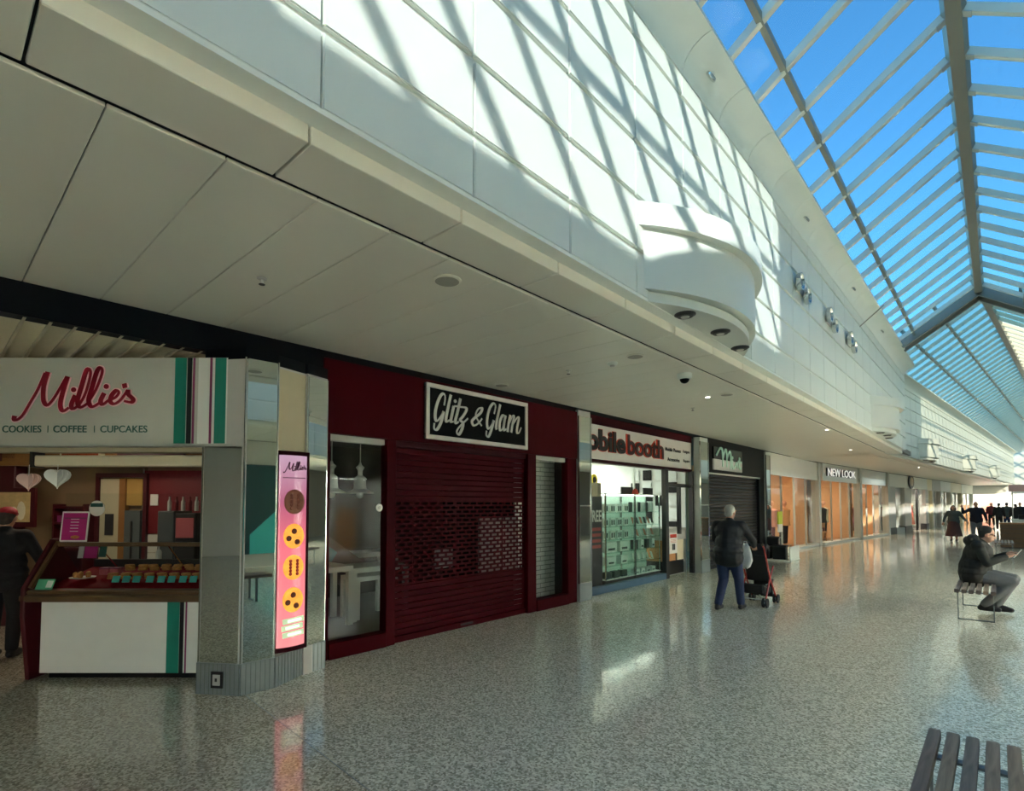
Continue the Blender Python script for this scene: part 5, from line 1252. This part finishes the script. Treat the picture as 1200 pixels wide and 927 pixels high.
    if not bald:
        hz = [('e', hp(0,-.026,.040), (.084*s,.094*s,.092*s), Mh), ('e', hp(0,-.055,-.01), (.072*s,.055*s,.075*s), Mh)]
        if skirt: hz += [('e', hp(0,-.06,-.08), (.10*s,.06*s,.11*s), Mh), ('c', hp(-.085,0,.0), hp(-.09,-.02,-.10), .03*s, .03*s), ('c', hp(.085,0,.0), hp(.09,-.02,-.10), .03*s, .03*s)]
        blob(hz, vox*0.8, 'hair', hair, p)
    eb = MB()
    e1 = MB().ell(hp(.03,.079,.012), (.012*s,.012*s,.010*s), 8).build('eye', 'garment_black', p); MB().ell(hp(-.03,.079,.012), (.012*s,.012*s,.010*s), 8).build('eye', 'garment_black', p)
    return p

# man pushing the buggy
person('grey haired man in black quilted jacket and blue jeans pushing a folding buggy', FR(-3.12, 8.45, 0, 2), 1.63,
       dict(pelvis=(0,.0,.92), chest=(0,.06,1.27), waist=(0,.03,1.08), neck=(0,.08,1.43), head=(.01,.12,1.575), face=(.25,1,0), shR=(.20,.06,1.37), shL=(-.20,.06,1.37),
            elR=(.31,.24,1.13), wrR=(.26,.48,1.02), elL=(-.28,.22,1.13), wrL=(-.10,.47,1.02),
            hipR=(.09,0,.9), knR=(.11,.16,.50), anR=(.12,.22,.085), hipL=(-.09,0,.9), knL=(-.09,.04,.49), anL=(-.12,-.16,.10)), 'jacket_black', 'jeans', 'shoe', 'hair_grey', vox=0.010, bulk=1.30, top_len=0.09)
def buggy():
    b = empty('folding_buggy', FR(-2.96, 9.30, 0, 0), 'black folding buggy with red frame pushed by the man in jeans', 'buggy')
    for s in (-1, 1):
        x = 0.19*s
        MB().tube([(x,-0.34,1.00),(x,-0.26,0.93),(x,0.0,0.45),(x,0.30,0.10)], 0.013, 8).build('main_tube', 'red_frame', b)
        MB().tube([(x,0.18,0.62),(x,-0.02,0.40),(x,-0.24,0.10)], 0.013, 8).build('rear_leg', 'red_frame', b)
        MB().tube([(x,-0.40,1.03),(x,-0.33,0.99)], 0.019, 8).build('grip', 'rubber', b)
        for y in (0.31, -0.25):
            w = empty('wheel_pair', Matrix.Translation((x, y, 0.075)), parent=b)
            for o in (-0.028, 0.028):
                MB().lathe([(0.05,-0.012),(0.072,-0.010),(0.075,0),(0.072,0.010),(0.05,0.012)], n=20, M=Matrix.Translation((o,0,0)) @ Matrix.Rotation(RAD(90),4,'Y')).build('tyre', 'rubber', w)
            MB().tube([(-0.03,0,0),(0.03,0,0)], 0.02, 8).build('hub', 'pale_grey', w)
    MB().tube([(-0.19,0.30,0.12),(0.19,0.30,0.12)], 0.009, 6).build('front_axle', 'grey_metal', b)
    MB().tube([(-0.19,-0.24,0.12),(0.19,-0.24,0.12)], 0.009, 6).build('rear_axle', 'grey_metal', b)
    MB().tube([(-0.19,-0.24,0.12),(0.19,-0.05,0.36)], 0.008, 6).build('cross_brace', 'grey_metal', b); MB().tube([(0.19,-0.24,0.12),(-0.19,-0.05,0.36)], 0.008, 6).build('cross_brace', 'grey_metal', b)
    MB().prism([(-0.15,0.82),(-0.11,0.84),(0.05,0.44),(0.26,0.40),(0.26,0.36),(0.02,0.38)], -0.175, 0.175, Matrix(((0,0,1,0),(1,0,0,0),(0,1,0,0),(0,0,0,1)))).build('seat_sling', 'garment_black', b, bevel=0.015)
    MB().prism([(-0.16,0.80),(-0.20,0.90),(-0.10,1.0),(0.06,0.96),(0.10,0.84),(0.02,0.90),(-0.08,0.92)], -0.185, 0.185, Matrix(((0,0,1,0),(1,0,0,0),(0,1,0,0),(0,0,0,1)))).build('hood', 'garment_black', b, bevel=0.015)
    MB().prism([(-0.24,0.36),(0.16,0.30),(0.14,0.17),(-0.22,0.19)], -0.17, 0.17, Matrix(((0,0,1,0),(1,0,0,0),(0,1,0,0),(0,0,0,1)))).build('basket', 'garment_black', b, bevel=0.03)
    MB().box(-0.15,0.15,0.26,0.30,0.10,0.38).build('leg_rest', 'garment_black', b, bevel=0.01)
buggy()
bg = MB(); n = 18; prof = [(0.03,0.0),(0.05,-0.05),(0.085,-0.16),(0.11,-0.26),(0.075,-0.33),(0.02,-0.36)]
vs_ = []
for i, (r, z) in enumerate(prof):
    for k in range(n):
        a = 2*math.pi*k/n; q = 1 + 0.22*math.sin(3*a+i) + 0.12*math.sin(7*a+2*i)
        vs_.append((r*q*math.cos(a), 0.6*r*q*math.sin(a), z + 0.03*math.sin(2*a+i)))
bg.add(vs_, [(i*n+k, i*n+(k+1)%n, (i+1)*n+(k+1)%n, (i+1)*n+k) for i in range(len(prof)-1) for k in range(n)] + [tuple(range(n)), tuple((len(prof)-1)*n+k for k in range(n))[::-1]])
pb = empty('carrier_bag', FR(-3.02, 8.93, 0.99, 0), 'white plastic carrier bag hanging from the buggy handles', 'bag')
bg.build('bag_body', 'plastic_bag', pb, smooth=60)
MB().tube([(-0.03,0,-0.02),(-0.02,0,0.05),(0.02,0,0.05),(0.03,0,-0.02)], 0.006, 6).build('bag_handle', 'plastic_bag', pb)

# man sitting on the bench, facing across the mall
person('man in a black hooded jacket and grey trousers sitting on a slatted bench', FR(-0.26, 10.95, 0, -90), 1.70,
       dict(pelvis=(0,-.03,.56), waist=(0,-.02,.70), chest=(0,.02,.90), neck=(0,.06,1.065), head=(0,.135,1.175), face=(0,1,-.35), shR=(.19,.02,1.01), shL=(-.19,.02,1.01),
            elR=(.27,.12,.76), wrR=(.14,.33,.86), elL=(-.27,.12,.76), wrL=(-.10,.34,.88),
            hipR=(.10,.0,.54), knR=(.12,.39,.50), anR=(.08,.06,.11), hipL=(-.10,.0,.54), knL=(-.10,.41,.52), anL=(-.06,.20,.10)), 'jacket_olive', 'grey_trousers', 'shoe', 'hair_dark', vox=0.010, bulk=1.42, hood=True)
ph = empty('mobile_phone', FR(0.20, 10.96, 0.905, -90), 'pale phone in the hands of the seated man', 'phone')
MB().obox(Matrix.Rotation(RAD(-35),4,'X'), 0.075, 0.012, 0.15).build('case', 'paper', ph)
MB().obox(Matrix.Rotation(RAD(-35),4,'X') @ Matrix.Translation((0,-0.0065,0)), 0.068, 0.002, 0.14).build('screen', 'black_gloss', ph)

person('person in black jacket and red cap standing at the left end of the cookie counter', FR(-7.95, 0.66, 0, 60), 1.60,
       dict(elR=(.29,.08,1.12), wrR=(.22,.30,1.02), elL=(-.29,.08,1.12), wrL=(-.2,.28,1.0)), 'shirt_black', 'garment_black', 'shoe', 'hair_dark', cap='red_cap', bulk=1.2, top_len=0.05)
person('woman in dark grey coat and long brown skirt walking towards the camera', FR(-1.44, 30.2, 0, 175), 1.56,
       dict(elR=(.32,.02,1.13), wrR=(.36,.12,.92), elL=(-.34,.0,1.15), wrL=(-.46,.05,.98)), 'coat_grey', 'coat_grey', 'shoe', 'hair_dark', vox=0.016, bulk=1.3, skirt='skirt')
person('man in navy jumper and grey trousers walking with one arm raised', FR(-0.70, 30.6, 0, 178), 1.72,
       dict(elR=(.42,.05,1.22), wrR=(.44,.12,1.44), elL=(-.29,-.05,1.12), wrL=(-.34,.02,.90), knR=(.10,.12,.50), anR=(.1,.12,.09), anL=(-.1,-.16,.11)), 'navy_knit', 'grey_trousers', 'shoe', 'hair_grey', vox=0.016, bulk=1.2, bald=True)
for X, Y, r, h, top, leg, lab in ((0.05,45,0,1.66,'garment_black','garment_black','distant person in black walking away beyond the man in navy'),(0.42,46,10,1.7,'coat_grey','jeans','distant person in grey coat and jeans far down the mall'),
                             (0.78,44,-8,1.62,'garment_black','grey_trousers','distant person in black top and grey trousers beside the white stall'),(1.05,47,170,1.7,'navy_knit','garment_black','distant person in navy facing the camera far down the mall'),(-0.35,52,175,1.68,'garment_wine','garment_black','distant person in wine coloured top near the end of the mall')):
    person(lab, FR(X, Y, 0, r), h, dict(knR=(.1,.12,.5), anR=(.1,.15,.09), anL=(-.1,-.2,.12)), top, leg, 'shoe', 'hair_dark', vox=0.024)

# ------------------------------------------------------------------ things standing in the mall
pt = empty('timber_planter', FR(0.82, 27.4, 0, 0), 'dark timber box with rail standing by the far bench', 'planter')
for k in range(5):
    for y in (-0.45, 0.43): MB().box(-0.78, 0.78, y, y+0.03, 0.04+0.17*k, 0.20+0.17*k).build('plank', 'wood_dark', pt, bevel=0.005)
    for x in (-0.78, 0.75): MB().box(x, x+0.03, -0.42, 0.43, 0.04+0.17*k, 0.20+0.17*k).build('plank', 'wood_dark', pt, bevel=0.005)
MB().box(-0.75, 0.75, -0.42, 0.43, 0.02, 0.82).build('lining', 'charcoal', pt)
MB().box(-0.80, 0.80, -0.47, 0.48, 0.885, 0.93).build('rim', 'wood_warm', pt)
stl = empty('market_stall', FR(1.7, 34.0, 0, 0), 'white topped stall counter at the right edge of the far mall', 'stall')
MB().box(-1.2, 1.2, -0.5, 0.5, 0.0, 0.85).build('skirt_board', 'paper', stl); MB().box(-1.25, 1.25, -0.55, 0.55, 0.85, 0.92).build('counter_top', 'white_paint', stl)
for x in (-1.2, 1.16): MB().box(x, x+0.04, 0.4, 0.44, 0.92, 2.2).build('upright', 'grey_metal', stl)
MB().box(-1.3, 1.3, -0.6, 0.6, 2.2, 2.5).build('canopy', mat('stall_pink', (214,170,160), 0.6), stl)
for k in range(4): MB().box(-1.0+0.5*k, -0.65+0.5*k, -0.3, 0.2, 0.92, 1.12+0.06*(k%2)).build('goods_box', ('garment_black','dull_teal','paper','box_dark')[k], stl, bevel=0.01)
bs = empty('base_board', FR(-4.85, 17.0, 0, 0), 'white base board under the black crates by the dark shutter', 'board')
MB().box(-0.42, 0.50, -0.45, 0.45, 0.0, 0.04).build('board', 'white_paint', bs, bevel=0.008); MB().box(0.44, 0.48, -0.45, 0.45, 0.04, 0.42).build('end_panel', 'white_paint', bs)
for k, (x, y, w, h, lab) in enumerate(((-5.12,16.85,0.30,0.36,'left black crate on the white base board'),(-4.72,16.85,0.34,0.40,'right black crate on the white base board'),(-5.0,17.23,0.30,0.62,'taller black crate behind the two on the base board'))):
    c = empty('black_crate', FR(x, y, 0.04, 4*k), lab, 'crate', 'black crates')
    MB().prism([(-w/2,-w/2),(w/2,-w/2),(w/2,w/2),(-w/2,w/2)], 0, h).build('crate_body', 'black', c, bevel=0.01); MB().box(-w/2-0.015, w/2+0.015, -w/2-0.015, w/2+0.015, h-0.05, h).build('rim', 'charcoal', c, bevel=0.006)
ls = empty('lime_sign', FR(-4.95, 17.70, 0.0, 90), 'lime and white sign board on a post beside the clothes shop', 'sign')
MB().box(-0.02, 0.02, -0.02, 0.02, 0.0, 0.85).build('post', 'chrome', ls); MB().box(-0.20, 0.20, -0.02, 0.02, 1.02, 1.40).build('lime_panel', 'lime', ls); MB().box(-0.20, 0.20, -0.02, 0.02, 0.78, 1.02).build('white_panel', 'paper', ls); MB().lathe([(0.18,0),(0.18,0.015),(0.16,0.02)], n=20).build('foot', 'charcoal', ls)

# kiosk behind the camera, seen in the mirror of the corner column
kq = empty('sales_kiosk', FR(1.9, -3.4, 0, 42), 'white sales kiosk with a lilac light line across the mall, seen in the column mirror', 'kiosk')
MB().box(-0.9, 0.9, -0.4, 0.4, 0.0, 0.12).build('plinth', 'charcoal', kq); MB().box(-0.95, 0.95, -0.45, 0.45, 0.16, 1.05).build('body', 'white_gloss', kq, bevel=0.02); MB().box(-0.93, 0.93, -0.43, 0.43, 0.12, 0.16).build('light_line', mat('lilac_light', (190, 160, 255), 0.5, var=0, emit=2.5), kq)
for k in range(5): MB().box(-0.7+0.3*k, -0.55+0.3*k, -0.1, 0.1, 1.05, 1.2+0.05*(k%3)).build('goods', 'garment_black', kq, bevel=0.02)

# shop across the far end, added with lamps to brighten it
fs = empty('end_fill_shop', FR(2.0, 66.2, 0, 0), 'open fronted shop across the far end of the mall, brightened by added lamps', 'shopfront')
MB().box(-5, 5, 0.0, 2.3, 2.95, 3.0).build('shop_ceiling', 'white_room', fs)
MB().box(-5, 5, -0.25, -0.21, 2.5, 3.2).build('fascia', 'paper', fs)
for k in range(6):
    MB().box(-4.8+1.6*k, -3.9+1.6*k, 1.2, 1.7, 0.0, 1.5+0.25*(k % 3)).build('display_unit', ('tan','garment_rose','paper','garment_wine','cream','box_dark')[k], fs, bevel=0.02)
for k in range(3):
    MB().box(-3.6+2.8*k, -2.0+2.8*k, 0.6, 1.0, 2.9, 2.95).build('diffuser', 'lamp_white', fs)
    area('lamp_light', fs, -2.8+2.8*k, 0.8, 2.85, 1.5, 0.4, 60, (1, 0.97, 0.9))  # lamps added to lift the dim end of the mall
# goods at the left end of the cookie case
bw_ = empty('cake_plate', FM @ Matrix.Translation((-1.52, 0.62, 0.90)), 'white plate of small cakes at the left end of the display case', 'plate')
MB().lathe([(0.03,0.0),(0.10,0.012),(0.11,0.02),(0.09,0.016)], n=20).build('plate', 'paper', bw_, smooth=40)
for k in range(5):
    a = 2*math.pi*k/5; MB().lathe([(0.018,0.0),(0.024,0.03),(0.02,0.045),(0.005,0.055)], (0.055*math.cos(a), 0.055*math.sin(a), 0.018), 10).build('cake', 'food', bw_)
for k, x in enumerate((-1.38, -1.27)):
    t = empty('treat_box', FM @ Matrix.Translation((x, 0.74, 0.93)), ('left','right')[k] + ' dull pink treat box beside the plate in the display case', 'box', 'treat boxes')
    MB().box(-0.04, 0.04, -0.04, 0.04, 0, 0.06).build('carton_body', 'dull_pink', t, bevel=0.004); MB().box(-0.042, 0.042, -0.042, 0.042, 0.06, 0.07).build('lid', 'purple_stripe', t)
